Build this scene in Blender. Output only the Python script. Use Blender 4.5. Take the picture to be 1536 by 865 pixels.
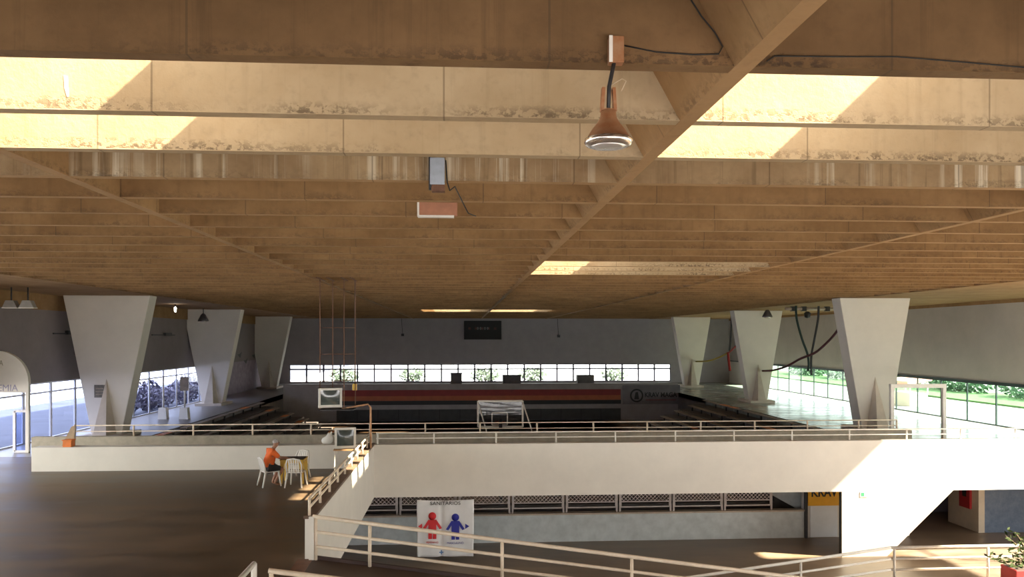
import bpy, bmesh, math, random
from mathutils import Vector, Matrix
random.seed(7)
sc = bpy.context.scene
C = sc.collection
for o in list(bpy.data.objects): bpy.data.objects.remove(o)

# ------------------------------------------------------------------ camera, sky, sun, exposure
F, CX, CY, CAMZ = 1180.0, 768.0, 507.0, 4.4
TH = math.atan(76 / F)
cam = bpy.data.objects.new('camera', bpy.data.cameras.new('camera'))
C.objects.link(cam); sc.camera = cam
cam.location = (0, 0, CAMZ); cam.rotation_euler = (math.pi / 2, 0, -TH)
cam.data.sensor_width = 36; cam.data.lens = 36 * F / 1536
cam.data.shift_y = (CY - 432.5) / 1536
cam.data.clip_end = 600; cam.data.clip_start = 0.05

w = bpy.data.worlds.new('world'); sc.world = w; w.use_nodes = True
wn = w.node_tree; wn.nodes.clear()
wo = wn.nodes.new('ShaderNodeOutputWorld'); wb = wn.nodes.new('ShaderNodeBackground')
wb.inputs[0].default_value = (0.97, 0.96, 0.96, 1); wb.inputs[1].default_value = 1.0
wn.links.new(wb.outputs[0], wo.inputs[0])

SUN = Vector((-1.06, 0.33, -1.0)).normalized()
sl = bpy.data.lights.new('sun', 'SUN'); sl.energy = 8.0; sl.angle = 0.022; sl.color = (1.0, 0.92, 0.78)
so = bpy.data.objects.new('sun', sl); C.objects.link(so)
so.rotation_euler = SUN.to_track_quat('-Z', 'Y').to_euler(); so.location = (20, -20, 40)

sc.view_settings.view_transform = 'Standard'; sc.view_settings.look = 'None'
sc.view_settings.gamma = 1; sc.view_settings.use_curve_mapping = False
sc.view_settings.exposure = 2.6
sc.cycles.diffuse_bounces = 6; sc.cycles.max_bounces = 14; sc.cycles.transparent_max_bounces = 24
sc.cycles.sample_clamp_indirect = 6.0

def pix(x, y, X=None, Y=None, Z=None):
    """photo pixel -> point on a plane of the building"""
    r = (x - CX) / F; u = (CY - y) / F
    d = Vector((math.sin(TH) + r * math.cos(TH), math.cos(TH) - r * math.sin(TH), u))
    t = X / d.x if X is not None else Y / d.y if Y is not None else (Z - CAMZ) / d.z
    return Vector((0, 0, CAMZ)) + d * t

# ------------------------------------------------------------------ materials
MATS = {}
def nodes_of(name):
    m = bpy.data.materials.new(name); m.use_nodes = True
    n = m.node_tree.nodes; l = m.node_tree.links
    return m, n, l, n['Principled BSDF'], n['Material Output']
def mat(name, col, rough=0.6, var=0.15, scale=3.0, metal=0.0, bump=0.0, spec=0.5, col2=None, stretch=None, emit=0):
    if name in MATS: return MATS[name]
    m, n, l, b, out = nodes_of(name)
    tc = n.new('ShaderNodeTexCoord'); mp = n.new('ShaderNodeMapping')
    if stretch: mp.inputs['Scale'].default_value = stretch
    l.new(tc.outputs['Object'], mp.inputs[0])
    nz = n.new('ShaderNodeTexNoise'); nz.inputs['Scale'].default_value = scale; nz.inputs['Detail'].default_value = 6
    nz.inputs['Roughness'].default_value = 0.65
    l.new(mp.outputs[0], nz.inputs['Vector'])
    cr = n.new('ShaderNodeValToRGB')
    c2 = col2 or tuple(c * (1 - var * 2) for c in col)
    c1 = col if col2 else tuple(min(1, c * (1 + var)) for c in col)
    cr.color_ramp.elements[0].position = 0.3; cr.color_ramp.elements[1].position = 0.7
    cr.color_ramp.elements[0].color = (*c2, 1); cr.color_ramp.elements[1].color = (*c1, 1)
    l.new(nz.outputs[0], cr.inputs[0]); l.new(cr.outputs[0], b.inputs['Base Color'])
    b.inputs['Roughness'].default_value = rough; b.inputs['Metallic'].default_value = metal
    b.inputs['Specular IOR Level'].default_value = spec
    if emit:
        b.inputs['Emission Color'].default_value = (*col, 1); b.inputs['Emission Strength'].default_value = emit
    if bump:
        bp = n.new('ShaderNodeBump'); bp.inputs['Strength'].default_value = bump; bp.inputs['Distance'].default_value = 0.02
        n2 = n.new('ShaderNodeTexNoise'); n2.inputs['Scale'].default_value = scale * 6; n2.inputs['Detail'].default_value = 4
        l.new(mp.outputs[0], n2.inputs['Vector'])
        l.new(n2.outputs[0], bp.inputs['Height']); l.new(bp.outputs[0], b.inputs['Normal'])
    MATS[name] = m
    return m
def mathn(n, l, op, a, b_=None, c=None):
    k = n.new('ShaderNodeMath'); k.operation = op
    for i, v in enumerate((a, b_, c)):
        if v is None: continue
        if isinstance(v, (int, float)): k.inputs[i].default_value = v
        else: l.new(v, k.inputs[i])
    return k.outputs[0]
def mixc(n, l, fac, a, b_):
    k = n.new('ShaderNodeMix'); k.data_type = 'RGBA'
    if isinstance(fac, (int, float)): k.inputs[0].default_value = fac
    else: l.new(fac, k.inputs[0])
    for i, v in ((6, a), (7, b_)):
        if isinstance(v, tuple): k.inputs[i].default_value = (*v, 1)
        else: l.new(v, k.inputs[i])
    return k.outputs[2]
def concrete(name, base, dark, streak=0.25, white=0.0, axis='X', hcamt=0.4):
    """board-marked raw concrete: blotches, vertical run marks, a rough honeycombed lower edge, pour joints"""
    m, n, l, b, out = nodes_of(name)
    tc = n.new('ShaderNodeTexCoord'); oi = n.new('ShaderNodeObjectInfo')
    off = n.new('ShaderNodeVectorMath'); off.operation = 'ADD'
    cmb = n.new('ShaderNodeCombineXYZ')
    l.new(mathn(n, l, 'MULTIPLY', oi.outputs['Random'], 40.0), cmb.inputs[0])
    l.new(tc.outputs['Object'], off.inputs[0]); l.new(cmb.outputs[0], off.inputs[1])
    V = off.outputs[0]
    def noise(scale, st=(1, 1, 1), det=5):
        mp = n.new('ShaderNodeMapping'); mp.inputs['Scale'].default_value = st; l.new(V, mp.inputs[0])
        k = n.new('ShaderNodeTexNoise'); k.inputs['Scale'].default_value = scale; k.inputs['Detail'].default_value = det
        k.inputs['Roughness'].default_value = 0.65
        l.new(mp.outputs[0], k.inputs['Vector']); return k.outputs[0]
    def ramp(v, a, c):
        k = n.new('ShaderNodeMapRange'); k.inputs[1].default_value = a; k.inputs[2].default_value = c; l.new(v, k.inputs[0]); return k.outputs[0]
    col = mixc(n, l, ramp(noise(0.9), 0.35, 0.68), dark, base)
    col = mixc(n, l, mathn(n, l, 'MULTIPLY', ramp(noise(9, det=8), 0.52, 0.72), 0.35), col, tuple(c * 0.55 for c in base))
    st = ramp(noise(1.0, (9, 9, 0.25)), 0.55, 0.72)
    col = mixc(n, l, mathn(n, l, 'MULTIPLY', st, streak), col, tuple(c * 0.45 for c in dark))
    if white:
        s2 = mathn(n, l, 'MULTIPLY', ramp(noise(1.0, (6, 6, 0.15)), 0.5, 0.62), ramp(noise(0.35, (1, 1, 0)), 0.42, 0.6))
        col = mixc(n, l, mathn(n, l, 'MULTIPLY', s2, white), col, (0.75, 0.66, 0.5))
        s3 = ramp(noise(1.0, (5, 5, 0.1)), 0.62, 0.68)
        col = mixc(n, l, mathn(n, l, 'MULTIPLY', s3, 0.7), col, (0.09, 0.06, 0.035))
    sp = n.new('ShaderNodeSeparateXYZ'); l.new(tc.outputs['Object'], sp.inputs[0])
    edge = mathn(n, l, 'MULTIPLY', ramp(sp.outputs[2], 6.42, 6.33), ramp(sp.outputs[2], 6.302, 6.31))
    hc = mathn(n, l, 'MULTIPLY', ramp(noise(16, (1, 1, 1.3), 6), 0.47, 0.56), ramp(noise(0.7, (1, 1, 0)), 0.4, 0.6))
    hc = mathn(n, l, 'MULTIPLY', edge, hc)
    col = mixc(n, l, mathn(n, l, 'MULTIPLY', hc, hcamt), col, (0.06, 0.035, 0.02))
    sx = n.new('ShaderNodeSeparateXYZ'); l.new(V, sx.inputs[0])
    pp = mathn(n, l, 'PINGPONG', sx.outputs[0 if axis == 'X' else 1], 1.22)
    col = mixc(n, l, mathn(n, l, 'MULTIPLY', mathn(n, l, 'LESS_THAN', pp, 0.008), 0.5), col, (0.07, 0.045, 0.025))
    l.new(col, b.inputs['Base Color']); b.inputs['Roughness'].default_value = 0.85; b.inputs['Specular IOR Level'].default_value = 0.25
    bp = n.new('ShaderNodeBump'); bp.inputs['Strength'].default_value = 0.5; bp.inputs['Distance'].default_value = 0.03
    h = mathn(n, l, 'ADD', mathn(n, l, 'MULTIPLY', noise(14), 0.35), mathn(n, l, 'MULTIPLY', hc, -0.8))
    l.new(h, bp.inputs['Height']); l.new(bp.outputs[0], b.inputs['Normal'])
    MATS[name] = m; return m
def glass(name, tint=(1, 1, 1), refl=0.06, rough=0.03):
    m, n, l, b, out = nodes_of(name); n.remove(b)
    t = n.new('ShaderNodeBsdfTransparent'); t.inputs[0].default_value = (*tint, 1)
    g = n.new('ShaderNodeBsdfGlossy'); g.inputs['Roughness'].default_value = rough
    nz = n.new('ShaderNodeTexNoise'); nz.inputs['Scale'].default_value = 2.0
    fr = n.new('ShaderNodeLayerWeight'); fr.inputs['Blend'].default_value = 0.5
    fz_ = mathn(n, l, 'MULTIPLY_ADD', mathn(n, l, 'POWER', fr.outputs['Facing'], 5.0), 0.35, 0.02)
    mx = n.new('ShaderNodeMixShader')
    l.new(mathn(n, l, 'MULTIPLY', fz_, mathn(n, l, 'MULTIPLY_ADD', nz.outputs[0], 0.3, 0.85)), mx.inputs[0])
    l.new(t.outputs[0], mx.inputs[1]); l.new(g.outputs[0], mx.inputs[2]); l.new(mx.outputs[0], out.inputs[0])
    MATS[name] = m; return m
def translucent(name, col):
    m, n, l, b, out = nodes_of(name); n.remove(b)
    t = n.new('ShaderNodeBsdfTranslucent'); nz = n.new('ShaderNodeTexNoise'); nz.inputs['Scale'].default_value = 1.5
    cr = n.new('ShaderNodeValToRGB'); cr.color_ramp.elements[0].color = (*[c * .8 for c in col], 1); cr.color_ramp.elements[1].color = (*col, 1)
    l.new(nz.outputs[0], cr.inputs[0]); l.new(cr.outputs[0], t.inputs[0]); l.new(t.outputs[0], out.inputs[0])
    MATS[name] = m; return m
def worn_floor(name, c1, c2, r1, r2, scale):
    m, n, l, b, out = nodes_of(name)
    tc = n.new('ShaderNodeTexCoord')
    def noise(s, st, d=6):
        mp = n.new('ShaderNodeMapping'); mp.inputs['Scale'].default_value = st; l.new(tc.outputs['Object'], mp.inputs[0])
        k = n.new('ShaderNodeTexNoise'); k.inputs['Scale'].default_value = s; k.inputs['Detail'].default_value = d; k.inputs['Roughness'].default_value = .6
        l.new(mp.outputs[0], k.inputs[0]); return k.outputs[0]
    def ramp(v, a, c, lo=0, hi=1):
        k = n.new('ShaderNodeMapRange'); k.inputs[1].default_value = a; k.inputs[2].default_value = c
        k.inputs[3].default_value = lo; k.inputs[4].default_value = hi; l.new(v, k.inputs[0]); return k.outputs[0]
    a = noise(scale, (1, 1, 1)); s = noise(scale * 2, (0.35, 2.2, 1))
    f = mathn(n, l, 'MULTIPLY_ADD', s, 0.5, mathn(n, l, 'MULTIPLY', a, 0.5))
    l.new(mixc(n, l, ramp(f, 0.41, 0.59), c1, c2), b.inputs['Base Color'])
    l.new(ramp(f, 0.35, 0.65, r1, r2), b.inputs['Roughness'])
    MATS[name] = m; return m

M_CON = concrete('raw_concrete', (0.285, 0.163, 0.070), (0.20, 0.108, 0.042))
M_SOF = concrete('lit_soffit_concrete', (0.40, 0.245, 0.12), (0.33, 0.195, 0.09), 0.1)  # lighter undersides: light bounced off the floor put into the colour
M_CON1 = concrete('dark_raw_concrete', (0.205, 0.118, 0.053), (0.13, 0.072, 0.030), 0.4, hcamt=0.85)
M_CONLIT = concrete('lit_tone_concrete', (0.43, 0.325, 0.205), (0.35, 0.25, 0.145), hcamt=0.7)  # paler copy of the raw concrete, skylight brightness put into the colour
M_CONL = concrete('raw_concrete_long', (0.36, 0.215, 0.10), (0.26, 0.145, 0.062), axis='Y')
M_CONW = concrete('leached_concrete', (0.38, 0.26, 0.14), (0.24, 0.15, 0.075), 0.7, 0.9)
M_WHITE = mat('white_paint', (0.76, 0.71, 0.63), 0.6, 0.03, 1.2, bump=0.05)
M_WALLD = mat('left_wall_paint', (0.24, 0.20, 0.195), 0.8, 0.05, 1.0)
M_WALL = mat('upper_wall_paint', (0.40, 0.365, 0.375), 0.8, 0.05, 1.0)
M_COLUMN = mat('column_paint', (0.72, 0.66, 0.58), 0.7, 0.03, 0.8, bump=0.05)
M_FIN = mat('fin_paint', (0.62, 0.53, 0.43), 0.75, 0.08, 1.5)
M_GREYW = mat('grey_wall', (0.60, 0.63, 0.62), 0.7, 0.10, 2.5, bump=0.1)
M_BAND = mat('stained_parapet', (0.50, 0.44, 0.34), 0.75, 0.14, 2.2, bump=0.1)
M_RAIL = mat('cream_rail_paint', (0.80, 0.66, 0.50), 0.4, 0.06, 6)
M_RAILW = mat('white_rail_paint', (0.80, 0.75, 0.67), 0.4, 0.05, 6)
M_FLOOR = worn_floor('worn_dark_floor', (0.060, 0.037, 0.020), (0.14, 0.092, 0.055), 0.36, 0.55, 0.35)
M_FLOORL = worn_floor('lower_floor', (0.15, 0.10, 0.065), (0.25, 0.18, 0.125), 0.3, 0.45, 0.5)
M_RAMP = worn_floor('ramp_floor', (0.065, 0.038, 0.028), (0.10, 0.065, 0.045), 0.5, 0.65, 0.8)
M_CONC_R = worn_floor('pale_terrazzo', (0.24, 0.25, 0.22), (0.32, 0.33, 0.29), 0.16, 0.3, 0.5)
M_CONC_L = worn_floor('grey_terrazzo', (0.20, 0.18, 0.17), (0.28, 0.26, 0.25), 0.3, 0.45, 0.5)
M_COURT = worn_floor('court_floor', (0.10, 0.055, 0.03), (0.14, 0.085, 0.05), 0.3, 0.4, 0.3)
M_DARK = mat('dark_metal', (0.03, 0.028, 0.03), 0.5, 0.1, 4)
M_BLACK = mat('black_rubber', (0.012, 0.012, 0.012), 0.6, 0.1, 4)
M_RUST = mat('rusty_steel', (0.30, 0.10, 0.03), 0.6, 0.2, 14, metal=0.2, col2=(0.38, 0.20, 0.10))
M_RODS = mat('rusty_rod', (0.16, 0.07, 0.035), 0.6, 0.2, 12)
M_CHROME = mat('lamp_chrome', (0.75, 0.68, 0.62), 0.22, 0.05, 10, metal=0.9)
M_MULL = mat('green_black_mullion', (0.03, 0.05, 0.05), 0.45, 0.1, 4)
M_MULLW = mat('white_mullion', (0.75, 0.73, 0.75), 0.5, 0.05, 4)
M_GLASS = glass('clear_glass', (0.92, 0.95, 0.94))
M_GLASSG = glass('green_glass', (0.80, 0.89, 0.85))
M_GLASSL = glass('blue_glass', (0.72, 0.78, 0.95))
M_SKYG = glass('skylight_glass', (0.95, 0.93, 0.86))
M_TRANS = translucent('fibreglass_sheet', (0.28, 0.27, 0.245))

# ------------------------------------------------------------------ mesh helpers
WL = {}
class MB:
    def __init__(s): s.v = []; s.f = []; s.smooth = []
    def add(s, vs, fs, smooth=False):
        o = len(s.v); s.v += [tuple(p) for p in vs]
        for f in fs: s.f.append(tuple(i + o for i in f)); s.smooth.append(smooth)
        return s
    def box(s, x0, x1, y0, y1, z0, z1):
        vs = [(x, y, z) for z in (z0, z1) for y in (y0, y1) for x in (x0, x1)]
        return s.add(vs, [(0, 2, 3, 1), (4, 5, 7, 6), (0, 1, 5, 4), (1, 3, 7, 5), (3, 2, 6, 7), (2, 0, 4, 6)])
    def prism(s, poly, a0, a1, axis='Y'):
        """poly in the other two axes (axis Y: (x,z); X: (y,z); Z: (x,y))"""
        def mk(p, a):
            return (p[0], a, p[1]) if axis == 'Y' else (a, p[0], p[1]) if axis == 'X' else (p[0], p[1], a)
        n = len(poly)
        vs = [mk(p, a0) for p in poly] + [mk(p, a1) for p in poly]
        fs = [tuple(range(n)), tuple(range(2 * n - 1, n - 1, -1))] + [(i, i + n, (i + 1) % n + n, (i + 1) % n) for i in range(n)]
        return s.add(vs, fs)
    def bar(s, a, b, w=0.04, h=None):
        """square bar between two points"""
        h = h or w; a = Vector(a); b = Vector(b); d = (b - a).normalized()
        up = Vector((0, 0, 1)) if abs(d.z) < 0.95 else Vector((0, 1, 0))
        u = d.cross(up).normalized() * w / 2; t = u.cross(d).normalized() * h / 2
        vs = [p + x * u + y * t for p in (a, b) for x, y in ((-1, -1), (1, -1), (1, 1), (-1, 1))]
        return s.add(vs, [(3, 2, 1, 0), (4, 5, 6, 7)] + [(i, (i + 1) % 4, (i + 1) % 4 + 4, i + 4) for i in range(4)])
    def tube(s, path, r, n=8, cap=True):
        path = [Vector(p) for p in path]; rs = r if isinstance(r, (list, tuple)) else [r] * len(path)
        vs = []; pu = None
        for i, p in enumerate(path):
            d = (path[min(i + 1, len(path) - 1)] - path[max(i - 1, 0)]).normalized()
            if pu is None:
                up = Vector((0, 0, 1)) if abs(d.z) < 0.9 else Vector((0, 1, 0)); pu = d.cross(up).normalized()
            pu = (pu - d * pu.dot(d)).normalized(); pv = d.cross(pu)
            vs += [p + rs[i] * (math.cos(t) * pu + math.sin(t) * pv) for t in [2 * math.pi * k / n for k in range(n)]]
        fs = [(i * n + k, i * n + (k + 1) % n, (i + 1) * n + (k + 1) % n, (i + 1) * n + k) for i in range(len(path) - 1) for k in range(n)]
        if cap: fs += [tuple(range(n - 1, -1, -1)), tuple(range((len(path) - 1) * n, len(path) * n))]
        return s.add(vs, fs, True)
    def lathe(s, prof, c, n=24, axis='Z'):
        vs = []
        for r, z in prof:
            for k in range(n):
                t = 2 * math.pi * k / n; a, b = r * math.cos(t), r * math.sin(t)
                vs.append((c[0] + a, c[1] + b, c[2] + z) if axis == 'Z' else (c[0] + a, c[1] + z, c[2] + b))
        m = len(prof)
        fs = [(i * n + k, i * n + (k + 1) % n, (i + 1) * n + (k + 1) % n, (i + 1) * n + k) for i in range(m - 1) for k in range(n)]
        if prof[0][0] > 1e-4: fs.append(tuple(range(n - 1, -1, -1)))
        if prof[-1][0] > 1e-4: fs.append(tuple(range((m - 1) * n, m * n)))
        return s.add(vs, fs, True)
    def grid(s, fn, nu, nv, smooth=True):
        vs = [fn(i / nu, j / nv) for j in range(nv + 1) for i in range(nu + 1)]
        fs = [(j * (nu + 1) + i, j * (nu + 1) + i + 1, (j + 1) * (nu + 1) + i + 1, (j + 1) * (nu + 1) + i) for j in range(nv) for i in range(nu)]
        return s.add(vs, fs, smooth)
    def build(s, name, m, parent=None, bevel=0.0, solid=0.0):
        me = bpy.data.meshes.new(name); me.from_pydata(s.v, [], s.f); me.update()
        bm = bmesh.new(); bm.from_mesh(me); bmesh.ops.recalc_face_normals(bm, faces=bm.faces); bm.to_mesh(me); bm.free()
        me.polygons.foreach_set('use_smooth', s.smooth)
        me.materials.append(m)
        o = bpy.data.objects.new(name, me); C.objects.link(o)
        if bevel:
            k = o.modifiers.new('bevel', 'BEVEL'); k.width = bevel; k.segments = 2; k.limit_method = 'ANGLE'
        if solid:
            k = o.modifiers.new('solid', 'SOLIDIFY'); k.thickness = solid; k.offset = 0
        adopt(o, parent)
        return o
def adopt(o, parent, world=(0, 0, 0)):
    if parent is not None:
        o.parent = parent; o.location = Vector(world) - WL[parent]
    else: o.location = Vector(world)
    WL[o] = Vector(world)
def copy_piece(src, parent, offset, name=None):
    """another piece sharing mesh data, moved by offset"""
    c = src.copy(); C.objects.link(c); adopt(c, parent, Vector(WL[src]) + Vector(offset)); return c
def thing(name, label, cat, loc=(0, 0, 0), group=None):
    o = bpy.data.objects.new(name, None); C.objects.link(o); o.location = loc; WL[o] = Vector(loc)
    o.empty_display_size = 0.2
    o['label'] = label; o['category'] = cat
    if group: o['group'] = group
    return o
def tag(o, label, cat, group=None, kind=None):
    o['label'] = label; o['category'] = cat
    if group: o['group'] = group
    if kind: o['kind'] = kind
    return o
def struct(o, label=None, cat=None):
    o['kind'] = 'structure'
    if label: o['label'] = label
    if cat: o['category'] = cat
    return o
def dup(root, loc, rotz, label, group=None):
    r = root.copy(); C.objects.link(r); r.location = loc; r.rotation_euler = (0, 0, rotz); r['label'] = label
    if group: r['group'] = group
    for ch in [o for o in bpy.data.objects if o.parent == root]:
        c = ch.copy(); C.objects.link(c); c.parent = r
        for g in [o for o in bpy.data.objects if o.parent == ch]:
            d = g.copy(); C.objects.link(d); d.parent = c
    return r
def text(s, size, m, parent, world, rot=(math.pi / 2, 0, 0), name='lettering', align='CENTER', depth=0.004, sx=1.0, bold=0.0):
    cu = bpy.data.curves.new(name, 'FONT'); cu.body = s; cu.size = size; cu.align_x = align; cu.extrude = depth; cu.offset = bold
    t = bpy.data.objects.new(name, cu); C.objects.link(t)
    me = bpy.data.meshes.new_from_object(t.evaluated_get(bpy.context.evaluated_depsgraph_get()))
    bpy.data.objects.remove(t)
    me.materials.clear(); me.materials.append(m)
    me.transform(Matrix.Diagonal((sx, 1, 1, 1)))
    me.transform(Matrix.Translation(Vector(world)) @ __import__('mathutils').Euler(rot).to_matrix().to_4x4())
    o = bpy.data.objects.new(name, me); C.objects.link(o); adopt(o, parent); return o

# ------------------------------------------------------------------ levels and lines of the building
ZB, ZR = 6.3, 7.1                     # underside of the beams, underside of the roof sheet
YF, YB = 26.9, 30.0                   # ledge / bridge front, back parapet
ZL, ZC = -3.3, -2.2                   # lower hall floor, court floor
XO, YO = -2.95, 15.9                  # left side of the floor opening, ramp far side
XWL, XWR, YW = -18.0, 26.7, 77.0      # left wall, right wall, far wall
YBACK = -9.0
XC0, XC1 = -13.6, 18.6                # extent of the coffers
LB = [-4.66, 1.98, 8.32]              # long ceiling beams

# ground outside
g = MB(); g.box(-140, XWL - 0.35, -60, 160, -0.5, -0.12)
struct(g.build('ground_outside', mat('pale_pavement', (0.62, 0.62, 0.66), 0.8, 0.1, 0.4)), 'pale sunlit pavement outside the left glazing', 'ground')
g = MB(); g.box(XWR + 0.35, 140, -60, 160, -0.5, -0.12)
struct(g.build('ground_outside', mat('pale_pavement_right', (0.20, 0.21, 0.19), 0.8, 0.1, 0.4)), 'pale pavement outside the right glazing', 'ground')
g = MB(); g.box(XWL - 0.35, XWR + 0.35, -60, YBACK, ZL - 0.4, ZL)
struct(g.build('ground_outside', MATS['pale_pavement']), 'pavement in front of the open side of the hall', 'ground')
g = MB(); g.box(XWL - 0.35, XWR + 0.35, YW + 0.35, 160, -0.5, -0.12)
struct(g.build('ground_outside', MATS['pale_pavement']), 'pavement beyond the far windows', 'ground')

struct(MB().box(-28.8, XWL - .36, -60, 160, -.12, -.10).build('road_outside', mat('blue_grey_asphalt', (0.065, 0.07, 0.10), .7, .2, .6)), 'blue grey asphalt outside the left glazing', 'road')
# retaining walls round the lower level
struct(MB().box(XWL - .3, XWL, YBACK, YW + .3, ZL - .3, -.12).build('wall_base_left', MATS.get('grey_wall')), 'retaining wall of the lower level on the left', 'wall')
struct(MB().box(XWR, XWR + .3, YBACK, YW + .3, ZL - .3, -.12).build('wall_base_right', MATS.get('grey_wall')), 'retaining wall of the lower level on the right', 'wall')
# floors
struct(MB().box(XWL, XO - 0.02, YBACK, YB + 0.3, -0.35, 0).build('floor_upper', M_FLOOR), 'dark worn concrete floor of the upper hall', 'floor')
struct(MB().box(XWL, XWR, YBACK, 63.2, ZL - 0.3, ZL).build('floor_lower', M_FLOORL), 'brown polished floor of the lower hall', 'floor')
struct(MB().box(XO, XWR, YF + 0.002, YB + 0.3, -0.35, 0).build('floor_bridge', M_CONC_L), 'concrete walkway behind the white parapet', 'floor')
struct(MB().box(XWL, -14.0, YB + 0.3, YW, -0.35, 0).build('floor_left', M_CONC_L), 'grey walkway along the left glazing', 'floor')
struct(MB().box(17.6, XWR, YB + 0.3, YW, -0.35, 0).build('floor_right', M_CONC_R), 'pale polished walkway along the right glazing', 'floor')
struct(MB().box(-14.0, 17.6, 63.3, YW, -0.35, 0).build('floor_far', M_CONC_L), 'walkway in front of the far windows', 'floor')
struct(MB().box(-8.0, 11.6, 31.5, 63, ZC - 0.3, ZC).build('floor_court', M_COURT), 'dark wooden court floor of the arena', 'floor')

# ------------------------------------------------------------------ ceiling: roof, cross beams, long beams, skylights
PITCH, Y0, TB = 1.38, 5.39, 0.14
def by(n): return Y0 + PITCH * n
ceil = bpy.data.objects.new('ceiling', None); C.objects.link(ceil); ceil.location = (2.5, 30, ZB); WL[ceil] = Vector((2.5, 30, ZB))
struct(ceil, 'raw brown concrete ribbed ceiling with skylight strips', 'ceiling')
NMIN, NMAX = -9, 51
def soffit(o):  # gives downward faces the lighter tone, as if lit from below
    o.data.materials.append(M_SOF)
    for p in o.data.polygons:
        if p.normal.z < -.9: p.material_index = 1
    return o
open_rows = {}
for n in (0, 1): open_rows[n] = [(XC0, XC1)]
for n in (10, 11, 12): open_rows[n] = [(LB[1] + .1, LB[2] - .1)]
for n in (34, 35, 36): open_rows[n] = [(-1.9, 6.2)]
def roof_piece(x0, x1, y0, y1):
    MB().box(x0, x1, y0, y1, ZR, ZR + 0.2).build('roof_slab', M_CON, ceil)
rows = sorted(open_rows)
y = YBACK
for n in rows:
    ya, yb = by(n) + TB, by(n + 1)
    if ya - y > 0.01: roof_piece(XC0, XC1, y, ya)
    x = XC0
    for a, b in open_rows[n]:
        if a - x > 0.01: roof_piece(x, a, ya, yb)
        x = b
    if XC1 - x > 0.01: roof_piece(x, XC1, ya, yb)
    y = yb
roof_piece(XC0, XC1, y, YW + 0.4)
def pane(x0, x1, y0, y1, m, nm):
    MB().box(x0, x1, y0, y1, ZR + 0.2, ZR + 0.212).build(nm, m, ceil)
for n in (0, 1):
    ya, yb = by(n) + TB - .02, by(n + 1) + .02
    edges = [XC0] + LB + [XC1]
    for i in range(4):
        a, b = edges[i], edges[i + 1]
        c = a + (2.7 if i == 1 else 2.35)
        pane(a, c, ya, yb, M_SKYG, 'skylight_pane'); pane(c, b, ya, yb, M_TRANS, 'skylight_sheet')
for n in (10, 11, 12):
    ya, yb = by(n) + TB - .02, by(n + 1) + .02
    pane(LB[1], LB[1] + 2.35, ya, yb, M_SKYG, 'skylight_pane'); pane(LB[1] + 2.35, LB[2], ya, yb, M_TRANS, 'skylight_sheet')
for n in (34, 35, 36):
    pane(-1.9, 6.2, by(n) + TB - .02, by(n + 1) + .02, M_SKYG, 'skylight_pane')
src = {}
for n in range(NMIN, NMAX + 1):
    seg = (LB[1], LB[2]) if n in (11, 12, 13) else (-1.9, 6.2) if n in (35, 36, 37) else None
    if seg:      # beams under a skylight: the stretch below the glass is painted paler, as if lit
        for a, b, m in ((XC0, seg[0], M_CON), (*seg, M_CONLIT), (seg[1], XC1, M_CON)):
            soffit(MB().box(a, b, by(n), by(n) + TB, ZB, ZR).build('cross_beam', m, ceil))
        continue
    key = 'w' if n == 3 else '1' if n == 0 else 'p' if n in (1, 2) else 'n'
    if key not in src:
        src[key] = (MB().box(XC0, XC1, by(n), by(n) + TB, ZB, ZR).build('cross_beam', {'w': M_CONW, '1': M_CON1, 'p': M_CONLIT, 'n': M_CON}[key], ceil), n)
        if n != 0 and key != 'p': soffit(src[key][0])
    else:
        copy_piece(src[key][0], ceil, (0, by(n) - by(src[key][1]), 0))
for X in LB:
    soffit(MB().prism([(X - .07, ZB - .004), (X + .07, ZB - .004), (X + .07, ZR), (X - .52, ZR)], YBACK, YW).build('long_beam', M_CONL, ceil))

# solid strips over the column rows, both pierced by unseen skylights added for light
sx0, sx1 = 20.3, XWR + .3
def pierced(x0, x1, hx0, hx1, holes):
    MB().box(x0, hx0, YBACK, YW + .4, ZB, ZR + .2).build('edge_slab', M_CONL, ceil)
    if x1 - hx1 > .05: MB().box(hx1, x1, YBACK, YW + .4, ZB, ZR + .2).build('edge_slab', M_CONL, ceil)
    y = YBACK
    for a, b in holes:
        MB().box(hx0, hx1, y, a, ZB, ZR + .2).build('edge_slab', M_CONL, ceil)
        pane(hx0 - .1, hx1, a - .1, b + .1, M_SKYG, 'skylight_pane'); y = b
    MB().box(hx0, hx1, y, YW + .4, ZB, ZR + .2).build('edge_slab', M_CONL, ceil)
pierced(XWL - .3, XC0, -17.6, -14.0, [(5.5, 11.5), (13.5, 21.0)])
pierced(XC1, XWR + .3, 20.8, sx1, [(6.0, 11.5), (12.5, 19.8), (23.4, 25.25)])

# ------------------------------------------------------------------ outer walls and glazing
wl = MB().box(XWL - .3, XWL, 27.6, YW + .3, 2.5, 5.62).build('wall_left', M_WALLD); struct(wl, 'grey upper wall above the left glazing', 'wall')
MB().box(XWL - .3, XWL + .05, YBACK, YW + .3, 5.62, ZB).build('edge_beam', M_CONL, wl)
lowl = struct(MB().box(XWL - .3, XWL, 58, YW + .3, 0, 2.5).build('wall_left_mural', mat('mural_wall', (0.42, 0.34, 0.40), 0.8, 0.2, 2.0, col2=(0.25, 0.19, 0.24))), 'mauve painted lower wall at the far left', 'wall')
wr = MB().box(XWR, XWR + .3, 26.4, YW + .3, 2.2, 6.12).build('wall_right', mat('upper_wall_right', (0.48, 0.43, 0.39), 0.8, 0.05, 0.6)); struct(wr, 'grey upper wall above the right glazing', 'wall')
MB().box(XWR - .05, XWR + .3, 26.4, YW + .3, 6.12, ZB).build('edge_beam', M_CONL, wr)
MB().box(XWR - .04, XWR + .3, 26.4, YW + .3, 2.1, 2.2).build('window_head', M_MULL, wr)
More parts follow.
